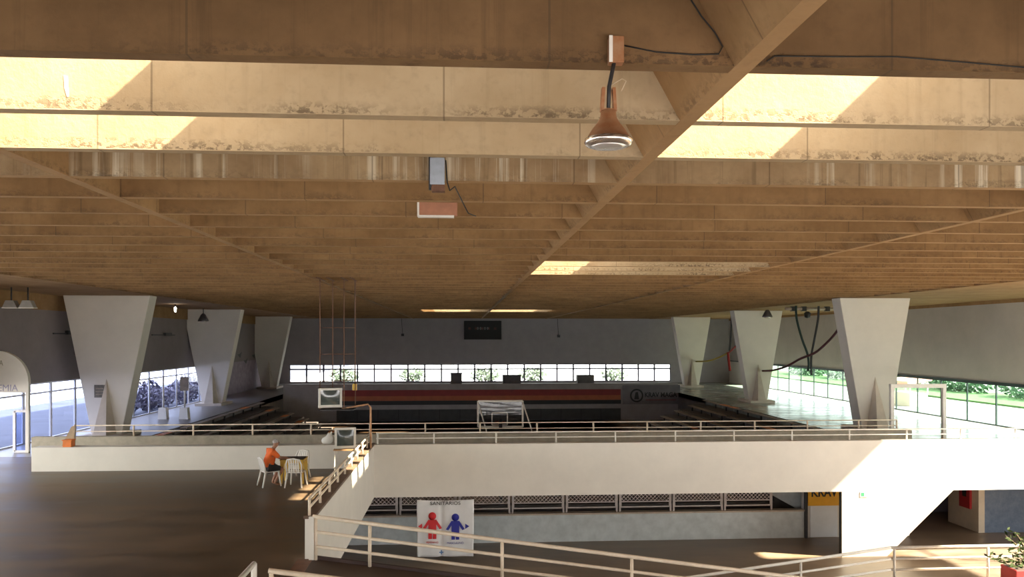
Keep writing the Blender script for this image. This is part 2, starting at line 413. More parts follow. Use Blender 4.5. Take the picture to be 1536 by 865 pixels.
wx0, wx1 = pix(434, 560, Y=YW).x, pix(1006, 560, Y=YW).x
wz0, wz1 = 0.15, 1.85
wf = bpy.data.objects.new('wall_far', None); C.objects.link(wf); wf.location = (4, YW, 0); WL[wf] = Vector((4, YW, 0))
struct(wf, 'grey far end wall with a low strip of windows', 'wall')
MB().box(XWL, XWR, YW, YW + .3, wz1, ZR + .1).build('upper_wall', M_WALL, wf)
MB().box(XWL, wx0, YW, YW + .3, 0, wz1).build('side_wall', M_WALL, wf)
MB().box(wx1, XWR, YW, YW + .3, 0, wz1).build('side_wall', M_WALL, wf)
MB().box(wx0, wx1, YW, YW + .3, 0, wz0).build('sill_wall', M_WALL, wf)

def glazing(name, label, axis, at, a0, a1, z0, z1, step, mm, gm, extra=(), mw=0.07):
    """a strip of panes between mullions; axis = direction it runs in"""
    mid = (a0 + a1) / 2
    e = bpy.data.objects.new(name, None); C.objects.link(e)
    e.location = (at, mid, z0) if axis == 'Y' else (mid, at, z0); WL[e] = Vector(e.location)
    struct(e, label, 'window')
    def bx(u0, u1, t, zz0, zz1):
        m = MB()
        return m.box(at - t, at + t, u0, u1, zz0, zz1) if axis == 'Y' else m.box(u0, u1, at - t, at + t, zz0, zz1)
    n = max(1, round((a1 - a0) / step)); s = (a1 - a0) / n
    p0 = bx(a0 + mw / 2, a0 + s - mw / 2, 0.004, z0, z1).build('pane', gm, e)
    m0 = bx(a0 - mw / 2, a0 + mw / 2, 0.03, z0, z1).build('mullion', mm, e)
    for i in range(1, n + 1):
        d = (0, s * i, 0) if axis == 'Y' else (s * i, 0, 0)
        if i < n: copy_piece(p0, e, d)
        copy_piece(m0, e, d)
    for h in (z0 + .03, z1 - .03) + tuple(extra):
        bx(a0, a1, 0.055, h - .035, h + .035).build('transom', mm, e)
    return e
glazing('window_1', 'strip of windows with white frames low in the far wall', 'X', YW + .1, wx0, wx1, wz0, wz1, 1.65, mat('grey_mauve_frame', (0.10, 0.085, 0.15), .5, .05, 3), M_GLASS, (1.42, 1.36), 0.16)
glazing('window_2', 'floor to head glazing with dark green mullions along the right wall', 'Y', XWR + .12, 26.5, 72, 0, 2.1, 2.3, M_MULL, M_GLASSG)
glazing('window_3', 'bluish glazing with white posts along the left wall', 'Y', XWL - .1, 31.6, 57.9, 0, 2.5, 2.2, M_MULLW, M_GLASSL, (2.05,), 0.16)
glazing('window_left_added', 'unseen tall glazing added on the left to light the upper floor', 'Y', XWL - .1, -8, 27.4, 0, 5.6, 2.95, M_MULLW, M_GLASS, (2.5,), 0.1)  # out of view, added to bring in side light
glazing('window_right_added', 'unseen tall glazing with dark mullions added on the right to let in sun', 'Y', XWR + .12, -8, 26.3, 0, 6.3, 2.9, M_MULL, M_GLASS, (2.1,))  # out of view, added so sun reaches the right end of the parapet
struct(MB().box(XWR, XWR + .3, 72, YW, 0, 2.2).build('wall_right_end', M_WHITE), 'white end piece of the right wall', 'wall')

wbk = MB().box(XWL - .3, XWR + .3, YBACK - .3, YBACK, 1.2, ZR + .1).build('wall_back_added', M_WALL); struct(wbk, 'unseen upper wall added behind the viewer to cut daylight from the open side', 'wall')  # out of view, put in to hold light off the near beams
# ------------------------------------------------------------------ ledge, bridge parapet, opening wall, pier
lx0 = pix(47, 690, Y=YF).x
led = MB().box(lx0, XO, YF, YF + .5, 0, .79).build('wall_ledge', M_WHITE); struct(led, 'low white ledge wall along the back of the upper floor', 'wall')
brx = pix(1263, 745, Y=YF).x
pf = MB().box(XO, XWR, YF, YF + .35, -1.0, .79).build('wall_bridge', M_WHITE); struct(pf, 'long white parapet spanning the opening', 'wall')
p1 = pix(1263, 740, Y=YF).x; p2 = pix(1430, 740, Y=YF).x; p3 = pix(1337, 830, Y=YF).x
pier = MB().prism([(p1, ZL), (p3 - .15, ZL), (p2, -1.002), (p1, -1.002)], YF, YF + .22).build('wall_pier', M_WHITE); struct(pier, 'white slanted pier carrying the parapet', 'wall')
MB().box(p1 - .03, p1 - .002, YF - .005, YF + .16, ZL, -1.0).build('steel_edge', M_DARK, pier)
ow = MB().box(XO - .16, XO, YO, YF, -1.0, .80).build('wall_opening', M_WHITE); struct(ow, 'white side wall of the stair opening', 'wall')
MB().box(XO - .19, XO + .03, YO, YF, .80, .86).build('coping', mat('brown_coping', (0.16, 0.10, 0.065), 0.6, 0.15, 5), ow)
struct(MB().box(XO - .30, XO, YBACK, YO, -.55, 0.005).build('trim_1', mat('red_brown_edge', (0.18, 0.085, 0.05), 0.6, 0.15, 5)), 'red brown edge strip of the upper floor', 'trim')
bx0, bx1, brail0 = pix(47, 660, Y=YB).x, pix(1368, 650, Y=YB).x, pix(110, 650, Y=YB).x
pb = MB().box(bx0, bx1, YB, YB + .3, 0, .76).build('wall_parapet', M_BAND); struct(pb, 'stained beige back parapet overlooking the court', 'wall')
lw_x0, lw_x1 = -12.0, pix(1207, 780, Y=29.6).x
lw = MB().box(lw_x0, lw_x1, 29.6, 29.85, ZL, -2.28).build('wall_low', M_GREYW); struct(lw, 'pale grey low wall under the walkway', 'wall')
MB().box(lw_x0, lw_x1, 29.56, 29.9, -2.28, -2.22).build('coping', mat('tan_coping', (0.52, 0.42, 0.32), .7, .1, 4), lw)
dx0, dx1 = lw_x1 + .1, pix(1275, 780, Y=29.6).x
wd = MB().box(dx0 - .1, dx1 + 2.4, 29.62, 29.9, ZL, -.36).build('wall_lower', M_WHITE); struct(wd, 'white wall behind the pier on the lower floor', 'wall')
door = MB().box(dx0 + .12, pix(1256, 780, Y=29.6).x, 29.58, 29.62, ZL + .02, -1.5).build('door_1', mat('white_door', (0.78, 0.80, 0.83), .4, .03, 2)); struct(door, 'white door panel below the yellow sign', 'door')
MB().box(lw_x1 - .02, lw_x1 + .09, 29.52, 29.62, ZL, -.36).build('door_post', M_DARK, wd)
# yellow sign
ysx0, ysx1 = pix(1212, 750, Y=29.5).x, pix(1260, 750, Y=29.5).x
yz = pix(1236, 758, Y=29.5).z
ys = thing('hanging_sign', 'yellow sign with black letters above the white lower door', 'sign', (ysx0, 29.5, yz))
MB().box(ysx0, ysx1, 29.49, 29.52, yz, yz + .98).build('board', mat('yellow_board', (0.85, 0.42, 0.015), .5, .05, 3), ys)
text('KRAV', .50, M_BLACK, ys, ((ysx0 + ysx1) / 2, 29.486, yz + .36), sx=.82, bold=.012)
# lower right corner rooms
cR = pix(1477, 798.6, Z=ZL)
struct(MB().box(cR.x, XWR, cR.y, cR.y + .25, ZL, -.36).build('wall_blue', mat('speckled_blue', (0.085, 0.12, 0.19), .5, .25, 5, col2=(0.15, 0.19, 0.26))), 'speckled blue wall at the lower right', 'wall')
bw = struct(MB().box(cR.x - .25, cR.x, cR.y + .0, cR.y + 1.95, ZL, -.36).build('wall_passage', mat('cream_wall', (0.62, 0.52, 0.40), .7, .06, 2)), 'cream side wall of the lower passage', 'wall')
struct(MB().box(17.7, XWR, 33.6, 33.8, ZL, -.36).build('wall_passage_end', mat('dim_wall', (0.25, 0.22, 0.28), .7, .1, 2)), 'dim end wall of the lower passage', 'wall')
struct(MB().box(cR.x - 1.0, cR.x - .25, 33.52, 33.6, ZL, -1.0).build('door_2', mat('dark_purple_door', (0.035, 0.03, 0.06), .5, .1, 2)), 'dark door at the end of the lower passage', 'door')
fh = thing('fire_hose_cabinet', 'red fire hose cabinet on the cream passage wall', 'cabinet', (cR.x - .26, cR.y + .9, -2.3))
ra, rb = pix(1457, 770, X=cR.x - .27).y, pix(1441, 770, X=cR.x - .27).y
MB().box(cR.x - .34, cR.x - .25, ra, rb, -2.45, -1.25).build('door', mat('red_enamel', (0.42, 0.02, 0.025), .4, .05, 3), fh)
MB().box(cR.x - .35, cR.x - .338, (ra + rb) / 2 - .12, (ra + rb) / 2 + .12, -2.0, -1.7).build('window', M_BLACK, fh)
# exit sign on the pier
a = pix(1290, 745, Y=YF); b = pix(1302, 737, Y=YF)
es = thing('exit_sign', 'small green and white exit sign on the white pier', 'sign', (a.x, YF, a.z))
MB().box(a.x, b.x, YF - .015, YF - .001, a.z, b.z).build('plate', mat('sign_white', (0.8, 0.82, 0.8), .5, .02, 3), es)
MB().box(a.x + .03, a.x + .15, YF - .02, YF - .014, a.z + .03, b.z - .03).build('pictogram', mat('sign_green', (0.05, 0.28, 0.14), .5, .05, 3), es)

# ------------------------------------------------------------------ ramp: upper flight, landing, lower flight
S1 = 0.143; XL = 11.46; ZLD = -S1 * (XL - XO); Y1n = pix(400, 860, X=XO).y
Y2 = 20.4
rp = MB().prism([(XO, 0), (XL, ZLD), (XL, ZLD - .25), (XO, -.25)], Y1n, YO).build('ramp_upper', M_RAMP); struct(rp, 'dark brown ramp running down to the right', 'ramp')
MB().prism([(XO, 0.06), (XL, ZLD + .06), (XL, ZLD - .25), (XO, -.25)], YO, YO + .08).build('kerb', mat('ramp_kerb', (0.07, 0.04, 0.035), .6, .1, 4), rp)
struct(MB().box(XL, 17.5, Y1n, Y2, ZLD - .25, ZLD).build('ramp_landing', M_FLOORL), 'landing where the ramp turns back', 'ramp')
S2 = .126; XE = XL - (ZLD - ZL) / S2
struct(MB().prism([(XL, ZLD), (XE, ZL + .005), (XE, ZL - .1), (XL, ZLD - .25)], YO + .3, Y2).build('ramp_lower', M_FLOORL), 'lower ramp flight running back to the left', 'ramp')

# ------------------------------------------------------------------ railings
def railing(name, label, pts, heights, posts, base, m, r=0.03, pr=0.028, cat='railing'):
    """pts: polyline of (x,y,z) floor line; heights of the rails; posts: list of (x,y,z0,z1)"""
    e = thing(name, label, cat, base)
    for k, h in enumerate(heights):
        for i in range(len(pts) - 1):
            a, b = Vector(pts[i]) + Vector((0, 0, h)), Vector(pts[i + 1]) + Vector((0, 0, h))
            MB().tube([a, b], r if k == 0 else r * .8, 8).build('rail', m, e)
    for p in posts:
        MB().tube([(p[0], p[1], p[2]), (p[0], p[1], p[3])], pr, 8).build('post', m, e)
    return e
ya = YF + .18
posts = [pix(x, 655, Y=ya).x for x in (651, 744, 834, 923, 1013, 1101, 1188, 1274, 1360, 1441, 1523)]
posts = [XO + .1] + posts + [posts[-1] + 1.95 * k for k in (1, 2)]
railing('parapet_railing', 'cream pipe railing on top of the long white parapet', [(XO + .05, ya, .79), (posts[-1], ya, .79)], (.37, .19), [(x, ya, .79, 1.16) for x in posts], (8, ya, .79), M_RAILW, .025, .03)
yb_ = YB + .15
posts = [pix(x, 645, Y=yb_).x for x in (111, 200.6, 290, 379, 466.5, 555, 638, 720, 805.6, 890, 970.7, 1051, 1132, 1211, 1288, 1345)]
railing('court_railing', 'cream pipe railing on the stained back parapet', [(posts[0], yb_, .76), (posts[-1], yb_, .76)], (.40, .18), [(x, yb_, .76, 1.16) for x in posts], (0, yb_, .76), M_RAIL, .022, .035)
xr = XO - .08
ny = 9
posts = [(xr, YO + .05 + (YF - YO - .15) * i / ny, .86, 1.2) for i in range(ny + 1)]
railing('opening_railing', 'cream railing on the coping of the opening side wall', [(xr, YO + .03, .86), (xr, YF - .08, .86)], (.34, .16), posts, (xr, YO, .86), M_RAIL, .03, .028)
fl = lambda X: -S1 * (X - XO)
pxs = [XO + .06] + [pix(x, 820, Y=YO).x for x in (555, 753, 947, 1150, 1360)]
railing('ramp_railing', 'cream three bar railing along the far side of the upper ramp', [(XO, YO - .04, 0), (XL, YO - .04, fl(XL))], (.86, .56, .27), [(x, YO - .04, fl(x), fl(x) + .86) for x in pxs], (XO, YO - .04, 0), M_RAIL, .042, .035)
MB_end = MB().box(XO - .07, XO + .03, YO - .08, YO - .002, 0, .86)
struct(MB_end.build('trim_2', M_WHITE), 'white end post of the opening wall', 'trim')
railing('ramp_railing', 'cream railing on the near side of the upper ramp', [(XO + .02, Y1n + .04, 0), (XL, Y1n + .04, fl(XL))], (.86, .56, .27), [(x, Y1n + .04, fl(x), fl(x) + .86) for x in (XO + .06, .5, 4, 8, 11)], (XO, Y1n, 0), M_RAIL, .042, .035)
pe = pix(381, 845, X=XO - .2)
railing('floor_edge_railing', 'white railing end on the floor edge at the bottom of the picture', [(pe.x, pe.y, 0), (pe.x, 3.0, 0)], (pe.z, pe.z - .35), [(pe.x, y_, 0, pe.z) for y_ in (pe.y, pe.y - 2, pe.y - 4, pe.y - 6)], (pe.x, pe.y, 0), M_RAILW, .04, .045)
f2 = lambda X: ZLD if X >= XL else ZLD - S2 * (XL - X)
pts2 = [(XE + .1, Y2 - .05, f2(XE + .1)), (XL, Y2 - .05, ZLD), (17.4, Y2 - .05, ZLD)]
pxs = [pix(x, 840, Y=Y2).x for x in (900, 1050, 1200, 1340, 1480)] + [16.8]
railing('lower_ramp_railing', 'cream railing bending up to the landing on the lower ramp', pts2, (.86, .56, .27), [(x, Y2 - .05, f2(x), f2(x) + .86) for x in pxs], (XL, Y2 - .05, ZLD), M_RAILW, .042, .035)

# ------------------------------------------------------------------ wedge columns
def column(cx, Y, wt, label):
    e = thing('wedge_column', label, 'column', (cx, Y, 0), 'wedge columns around the court')
    T = .42; wb_ = .62
    MB().prism([(cx - wb_, .0), (cx + wb_, .0), (cx + wt / 2, ZB), (cx - wt / 2, ZB)], Y - T, Y + T).build('shaft', M_COLUMN, e, bevel=.03)
    # tapering spine on both faces, wide at the foot and vanishing half-way up
    for s in (-1, 1):
        y0, y1 = Y + s * T, Y + s * (T + .75)
        vs = [(cx - .46, y0, 0), (cx + .46, y0, 0), (cx + .30, y1, 0), (cx - .30, y1, 0), (cx, y0 - s * .02, 2.65)]
        MB().add(vs, [(0, 1, 2, 3), (0, 1, 4), (1, 2, 4), (2, 3, 4), (3, 0, 4)]).build('spine', M_FIN, e)
    MB().box(cx - .85, cx + .85, Y - 1.25, Y + 1.25, 0, .16).build('plinth', M_FIN, e)
    return e
cols = [(166, 1306, 36.4, 'nearest'), (321, 1134, 53.4, 'middle'), (405, 1036, 70.4, 'farthest')]
for xl, xr_, Y, w_ in cols:
    column(pix(xl, 450, Y=Y).x, Y, 3.75, f'{w_} wedge shaped concrete column in the left row')
    column(pix(xr_, 450, Y=Y).x, Y, 3.45, f'{w_} wedge shaped concrete column in the right row')
c1 = Vector((pix(166, 450, Y=36.4).x, 36.4, 0)); c2r = Vector((pix(1134, 450, Y=53.4).x, 53.4, 0)); c2l = Vector((pix(321, 450, Y=53.4).x, 53.4, 0))
#PART2
# ------------------------------------------------------------------ arena: bleachers, far front, banners
M_STEP = mat('bleacher_concrete', (0.13, 0.11, 0.10), .75, .15, 1.5)
M_BENCH = mat('bleacher_bench', (0.30, 0.23, 0.17), .6, .2, 3)
M_ORANGE = mat('orange_paint', (0.75, 0.20, 0.03), .5, .1, 3)
def bleacher(sx, label):
    """six steps falling towards the court, a bench board on every step"""
    xo = -14.0 if sx > 0 else 17.6
    e = thing('bleacher', label, 'bleacher', (xo + sx * 3, 47, ZC))
    for i in range(6):
        z = -.35 - .37 * i + .0; a = xo + sx * i; b = xo + sx * (i + 1)
        x0, x1 = min(a, b), max(a, b)
        MB().box(x0, x1, 31.0, 55.9, ZC - .3, z).build('step', M_STEP, e)
        c = a + sx * .35
        for k in range(3):
            y0 = 31.6 + k * 8.1
            bd = MB().box(c - .17, c + .17, y0, y0 + 7.3, z + .30, z + .35).build('bench_board', M_BENCH, e)
            for q in range(4):
                MB().box(c - .04, c + .04, y0 + .4 + q * 2.1, y0 + .5 + q * 2.1, z, z + .3).build('bracket', M_DARK, bd)
        rr = random.Random(i * 7 + int(sx > 0))
        for k in range(2):
            y0 = rr.uniform(34, 53)
            MB().box(c - .18, c + .18, y0, y0 + 1.1, z + .35, z + .37).build('painted_seat', M_ORANGE, e)
    return e
bleacher(1, 'dark stepped bleachers on the left side of the court')
bleacher(-1, 'dark stepped bleachers on the right side of the court')
# near end of the court
struct(MB().box(-14.0, 17.6, 30.31, 31.0, -.34, -.002).build('floor_edge', M_CONC_L), 'walkway edge above the near end of the court', 'floor')
struct(MB().box(-8.0, 11.6, 31.0, 31.5, ZL, ZC).build('wall_court_front', M_STEP), 'dark riser at the near end of the court', 'wall')
struct(MB().box(-14.0, 17.6, 55.9, 63.0, ZC - .3, ZC).build('floor_court_end', M_COURT), 'dark floor behind the ends of the bleachers', 'floor')
struct(MB().box(-14.3, -14.0, 55.9, 63.3, ZL, -.001).build('wall_end_left', M_STEP), 'dark side wall beyond the left bleachers', 'wall')
struct(MB().box(17.6, 17.9, 55.9, 63.3, ZL, -.001).build('wall_end_right', M_STEP), 'dark side wall beyond the right bleachers', 'wall')
struct(MB().box(XWL, XWR, YW, YW + .3, ZL - .3, -.001).build('wall_base_far', M_STEP), 'base of the far end wall', 'wall')
# far end front
YE = 63.0
fe = MB().box(-14.0, 17.6, YE, YE + .3, ZL, .75).build('wall_far_front', mat('far_front_paint', (0.30, 0.27, 0.26), .8, .1, 1)); struct(fe, 'grey end wall of the court below the far windows', 'wall')
s0, s1 = pix(505, 590, Y=YE).x, pix(931, 590, Y=YE).x
z_ = lambda y: pix(768, y, Y=YE).z
MB().box(s0, s1, YE - .03, YE, z_(593), z_(584)).build('red_stripe', mat('red_stripe', (0.22, 0.02, 0.018), .6, .1, 2), fe)
MB().box(s0, s1, YE - .03, YE, z_(600), z_(593)).build('orange_stripe', mat('orange_stripe', (0.34, 0.085, 0.03), .6, .1, 2), fe)
MB().box(s0, s1, YE - .12, YE, z_(606), z_(600)).build('black_strip', M_BLACK, fe)  # plain black strip standing proud of the wall under the stripes
MB().box(s0, s1, YE - .03, YE, ZC, z_(613)).build('padding', mat('dark_padding', (0.045, 0.045, 0.045), .7, .15, 2), fe)
kx = [s0 + (s1 - s0) * k / 14 for k in range(1, 14)]
for x in kx: MB().box(x - .03, x + .03, YE - .05, YE - .03, ZC, z_(613)).build('padding_seam', M_BLACK, fe)
# martial arts banner
a = pix(934, 606, Y=YE - .1); b = pix(1020, 577, Y=YE - .1)
kb = thing('banner', 'dark grey martial arts banner at the right end of the court', 'banner', ((a.x + b.x) / 2, YE - .1, a.z))
MB().box(a.x, b.x, YE - .11, YE - .08, a.z, b.z).build('sheet', mat('banner_grey', (0.16, 0.14, 0.15), .7, .1, 2), kb)
lo = pix(955, 593, Y=YE - .12)
prof = MB()
for k in range(24):
    t0, t1 = 2 * math.pi * k / 24, 2 * math.pi * (k + 1) / 24
    prof.add([(lo.x + r * math.cos(t), YE - .12, lo.z + r * math.sin(t)) for r, t in ((.42, t0), (.55, t0), (.55, t1), (.42, t1))], [(0, 1, 2, 3)])
prof.build('ring_emblem', M_BLACK, kb, solid=.01)
MB().prism([(lo.x - .2, lo.z - .3), (lo.x + .2, lo.z - .3), (lo.x + .1, lo.z + .3), (lo.x - .1, lo.z + .25)], YE - .125, YE - .112).build('emblem_figure', M_BLACK, kb)
tp = pix(991, 595, Y=YE - .12)
text('KRAV MAGA', .52, M_BLACK, kb, (tp.x, YE - .118, tp.z), sx=.9, bold=.015)
MB().box(pix(968, 600, Y=YE).x, pix(1013, 600, Y=YE).x, YE - .12, YE - .112, z_(601), z_(600)).build('underline', mat('banner_red', (0.2, 0.03, 0.03), .6, .05, 2), kb)
# scoreboard
a = pix(696, 509, Y=YW - .1); b = pix(752, 481, Y=YW - .1)
sb = thing('scoreboard', 'black electronic scoreboard high on the far wall', 'scoreboard', ((a.x + b.x) / 2, YW, a.z))
MB().box(a.x, b.x, YW - .25, YW - .01, a.z, b.z).build('case', M_BLACK, sb, bevel=.03)
for k in range(5):
    x = a.x + .55 + k * .62; z = (a.z + b.z) / 2
    MB().box(x - .12, x + .12, YW - .27, YW - .25, z + .05, z + .28).build('digit_window', mat('dim_red_digits', (0.10, 0.03, 0.025), .4, .2, 6), sb)
text('0 0 : 0 0', .34, mat('grey_digits', (0.35, 0.33, 0.33), .5, .05, 4), sb, ((a.x + b.x) / 2, YW - .275, (a.z + b.z) / 2 + .06))
# things on the far wall and low boards before the windows
for x, y in ((604, 502), (838, 504)):
    p = pix(x, y, Y=YW - .06)
    t = thing('wall_box', 'small dark box on the far wall ' + ('left' if x < 700 else 'right') + ' of the scoreboard', 'box', tuple(p))
    MB().box(p.x - .14, p.x + .14, YW - .16, YW - .002, p.z - .12, p.z + .12).build('case', M_DARK, t, bevel=.02)
    MB().tube([(p.x, YW - .03, p.z + .1), (p.x - .1, YW - .03, p.z + 1.2), (p.x - .1, YW - .03, ZB)], .02, 6).build('cable', M_DARK, t)
for x0, x1, y0, lab in ((754, 781, 563, 'grey equipment box before the far windows right of centre'), (865, 890, 563, 'grey equipment box before the far windows near the banner'), (676, 693, 560, 'grey equipment box before the far windows left of centre')):
    a = pix(x0, 574, Y=72); b = pix(x1, y0, Y=72)
    t = thing('equipment_box', lab, 'box', ((a.x + b.x) / 2, 72, 0), 'boxes before the far windows')
    MB().box(a.x, b.x, 71.5, 72.5, 0, b.z).build('body', mat('box_grey', (0.2, 0.18, 0.19), .7, .1, 2), t, bevel=.03)
    MB().box(a.x - .04, b.x + .04, 71.45, 72.55, b.z, b.z + .06).build('lid', M_DARK, t)
# foliage beyond the far windows
def foliage(mb, c, size, n, leaf, rnd):
    for _ in range(n):
        while True:
            p = Vector((rnd.uniform(-1, 1), rnd.uniform(-1, 1), rnd.uniform(-1, 1)))
            if p.length <= 1 and p.length > .35: break
        p = Vector((c[0] + p.x * size[0], c[1] + p.y * size[1], c[2] + p.z * size[2]))
        u = Vector((rnd.gauss(0, 1), rnd.gauss(0, 1), rnd.gauss(0, 1))).normalized(); v = u.orthogonal().normalized()
        l = leaf * rnd.uniform(.6, 1.3)
        mb.add([p - u * l, p + v * l * .45, p + u * l, p - v * l * .45], [(0, 1, 2, 3)])
M_LEAF = mat('green_leaf', (0.07, 0.10, 0.06), .5, .3, 5)
M_LEAFD = mat('dark_leaf', (0.17, 0.15, 0.20), .6, .3, 5)
rnd = random.Random(3)
def shrub(name, label, cat, c, size, n, leaf, m, group=None):
    e = thing(name, label, cat, (c[0], c[1], -.12), group)
    k = MB(); foliage(k, c, size, n, leaf, rnd); f_ = k.build('foliage', m, e); f_['kind'] = 'stuff'
    k = MB()
    for q in range(5):
        k.tube([(c[0] + rnd.uniform(-.1, .1), c[1] + rnd.uniform(-.1, .1), -.12), (c[0] + rnd.uniform(-.5, .5) * size[0], c[1] + rnd.uniform(-.5, .5) * size[1], c[2] + rnd.uniform(0, .5) * size[2])], [.05, .02], 6)
    k.build('stem', mat('bark', (0.12, 0.08, 0.06), .8, .2, 6), e)
    return e
for i, x in enumerate((-12, -5, 2.5, 7.5, 16)):
    shrub('garden_shrub', ['first', 'second', 'third', 'fourth', 'fifth'][i] + ' shrub from the left outside the far windows', 'shrub', (x, YW + 5 + i % 2, .55), (1.6, 1.0, .75), 350, .22, M_LEAF, 'shrubs beyond the far windows')
# ------------------------------------------------------------------ backboard
a = pix(717, 640, Y=32.0); b = pix(784, 601, Y=32.0)
bb = thing('basketball_backboard', 'white framed clear basketball backboard seen from behind', 'backboard', ((a.x + b.x) / 2, 32, ZC))
def frame(mb, x0, x1, z0, z1, y, w):
    for p, q in (((x0, y, z0), (x1, y, z0)), ((x0, y, z1), (x1, y, z1)), ((x0, y, z0), (x0, y, z1)), ((x1, y, z0), (x1, y, z1))): mb.bar(p, q, w)
    return mb
M_BBW = mat('backboard_white', (0.62, 0.55, 0.47), .5, .05, 4)
frame(MB(), a.x, b.x, a.z, b.z, 32, .07).build('frame', M_BBW, bb)
MB().box(a.x, b.x, 31.99, 32.01, a.z, b.z).build('board', glass('acrylic', (.93, .93, .93)), bb)
i0 = pix(738, 637, Y=32.03); i1 = pix(761, 619, Y=32.03)
frame(MB(), i0.x, i1.x, i0.z, i1.z, 32.03, .045).build('target_square', M_BBW, bb)
cx = (a.x + b.x) / 2
k = MB(); k.lathe([(.225, -.012), (.245, 0), (.225, .012), (.205, 0), (.225, -.012)], (cx, 32.35, a.z + .15), 20); k.box(cx - .08, cx + .08, 32.02, 32.14, a.z + .1, a.z + .2)
k.build('hoop', M_ORANGE, bb)
for s, X in ((-1, a.x), (1, b.x)):
    MB().tube([(X, 31.98, b.z - .05), (X + s * .35, 31.2, .2), (X + s * .35, 31.2, 0)] if False else [(X, 31.98, b.z - .05), (X + .32, 31.4, .72), (X + .32, 31.4, -.3)], .03, 6).build('strut', M_BBW, bb)
MB().tube([(cx, 31.9, a.z + .3), (cx, 31.7, 0), (cx, 31.6, ZC)], .07, 8).build('mast', M_DARK, bb)

# ------------------------------------------------------------------ mesh gates under the bridge
yg = 29.72; gz0 = -2.22
gx = [pix(x, 760, Y=yg).x for x in (598, 686.5, 766.5, 847.5, 927.5, 1008, 1085)]
gw = gx[2] - gx[1]
gx = [gx[0] - gw * k for k in (2, 1)] + gx + [gx[-1] + gw * .97]
M_GATE = mat('galvanised_gate', (0.60, 0.52, 0.48), .5, .1, 5)
names = ['first', 'second', 'third', 'fourth', 'fifth', 'sixth', 'seventh', 'eighth', 'ninth']
for i in range(len(gx) - 1):
    x0, x1 = gx[i] + .06, gx[i + 1] - .06
    e = thing('mesh_gate', f'{names[i]} wire mesh gate panel from the left under the white parapet', 'gate', ((x0 + x1) / 2, yg, gz0), 'mesh gates under the parapet')
    fr = MB(); z0, z1 = gz0 + .18, gz0 + 1.5
    frame(fr, x0 + .04, x1 - .04, z0, z1, yg, .045); fr.bar((x0 + .04, yg, z0 + .2), (x1 - .04, yg, z0 + .2), .04)
    fr.build('frame', M_GATE, e)
    for X in (x0 + .0, x1 - .0): MB().box(X - .03, X + .03, yg - .03, yg + .03, gz0, gz0 + 1.55).build('post', M_GATE, e)
    lat = MB(); st = .115; w_, h_ = x1 - x0 - .08, z1 - z0 - .2; bx_, bz_ = x0 + .04, z0 + .2
    t = -h_
    st = .15
    while t < w_:
        for sgn in (1, -1):
            u0, u1 = max(t, 0), min(t + h_, w_)
            if u1 > u0:
                v0, v1 = u0 - t, u1 - t
                if sgn < 0: v0, v1 = h_ - v0, h_ - v1
                lat.bar((bx_ + u0, yg, bz_ + v0), (bx_ + u1, yg, bz_ + v1), .02)
        t += st
    lt = lat.build('wire_mesh', M_GATE, e); lt['kind'] = 'stuff'
st_ = thing('stair_stringer', 'sloping grey stair underside behind the last mesh gate', 'stair', (gx[-2], 30.2, ZL))
q0 = pix(1158, 742, Y=30.4); q1 = pix(1206, 769, Y=30.4)
MB().prism([(q0.x, q0.z), (q1.x + .3, q1.z - .15), (q1.x + .3, q0.z + .6), (q0.x, q0.z + .6)], 30.4, 30.9).build('soffit', M_GREYW, st_)
MB().box(q1.x - .35, q1.x, 30.35, 30.5, q1.z - .05, q1.z + .08).build('foot', M_WHITE, st_)

# ------------------------------------------------------------------ restroom banner
yb2 = YF + .12
a = pix(625, 835, Y=yb2); b = pix(711, 748, Y=yb2)
W, H = b.x - a.x, b.z - a.z
ban = thing('restroom_banner', 'white cloth restroom banner with red and blue figures', 'banner', ((a.x + b.x) / 2, yb2, b.z))
def cloth_y(u, v):
    return yb2 - .02 + .018 * math.sin(u * 17 + v * 2) * (1 - .5 * v) - .05 * math.exp(-((u - .43) / .03) ** 2) * (-1)
def cl(u, v):
    pinch = .02 * (1 - v)
    return (a.x + W * (u + (0.5 - u) * pinch), cloth_y(u, v), a.z + H * v - .04 * math.sin(u * math.pi) * v)
sheet = MB().grid(cl, 40, 24).build('cloth', mat('banner_cloth', (0.78, 0.77, 0.76), .8, .04, 2), ban, solid=.006)
YS = yb2 - .075
MR = mat('figure_red', (0.62, 0.015, 0.02), .6, .05, 3); MBL = mat('figure_blue', (0.015, 0.02, 0.28), .6, .05, 3)
def figure(px, py0, py1, m, lab):
    c = pix(px, py0, Y=YS); d = pix(px, py1, Y=YS); h = c.z - d.z; k = MB(); x = c.x
    k.lathe([(.001, -.004), (h * .145, -.004), (h * .145, .004), (.001, .004)], (x, YS, c.z - h * .145), 20, axis='Y')
    z = lambda f: c.z - h * f
    k.prism([(x - h * .15, z(.28)), (x + h * .15, z(.28)), (x + h * .36, z(.60)), (x + h * .27, z(.64)), (x + h * .15, z(.46)), (x + h * .15, z(1)), (x + h * .015, z(1)), (x + h * .015, z(.72)), (x - h * .015, z(.72)), (x - h * .015, z(1)), (x - h * .15, z(1)), (x - h * .15, z(.46)), (x - h * .27, z(.64)), (x - h * .36, z(.60))], YS - .004, YS + .004)
    return k.build('figure_print', m, ban)
figure(648.5, 768, 808, MR, 'red'); figure(683, 770, 809, MBL, 'blue')
def arrow(px, py, m, s):
    p = pix(px, py, Y=YS)
    MB().prism([(p.x - s * .09, p.z), (p.x + s * .05, p.z + .09), (p.x + s * .05, p.z - .09)], YS - .004, YS + .004).build('arrow_print', m, ban)
arrow(631, 789, MR, 1); arrow(700, 789, MBL, -1)
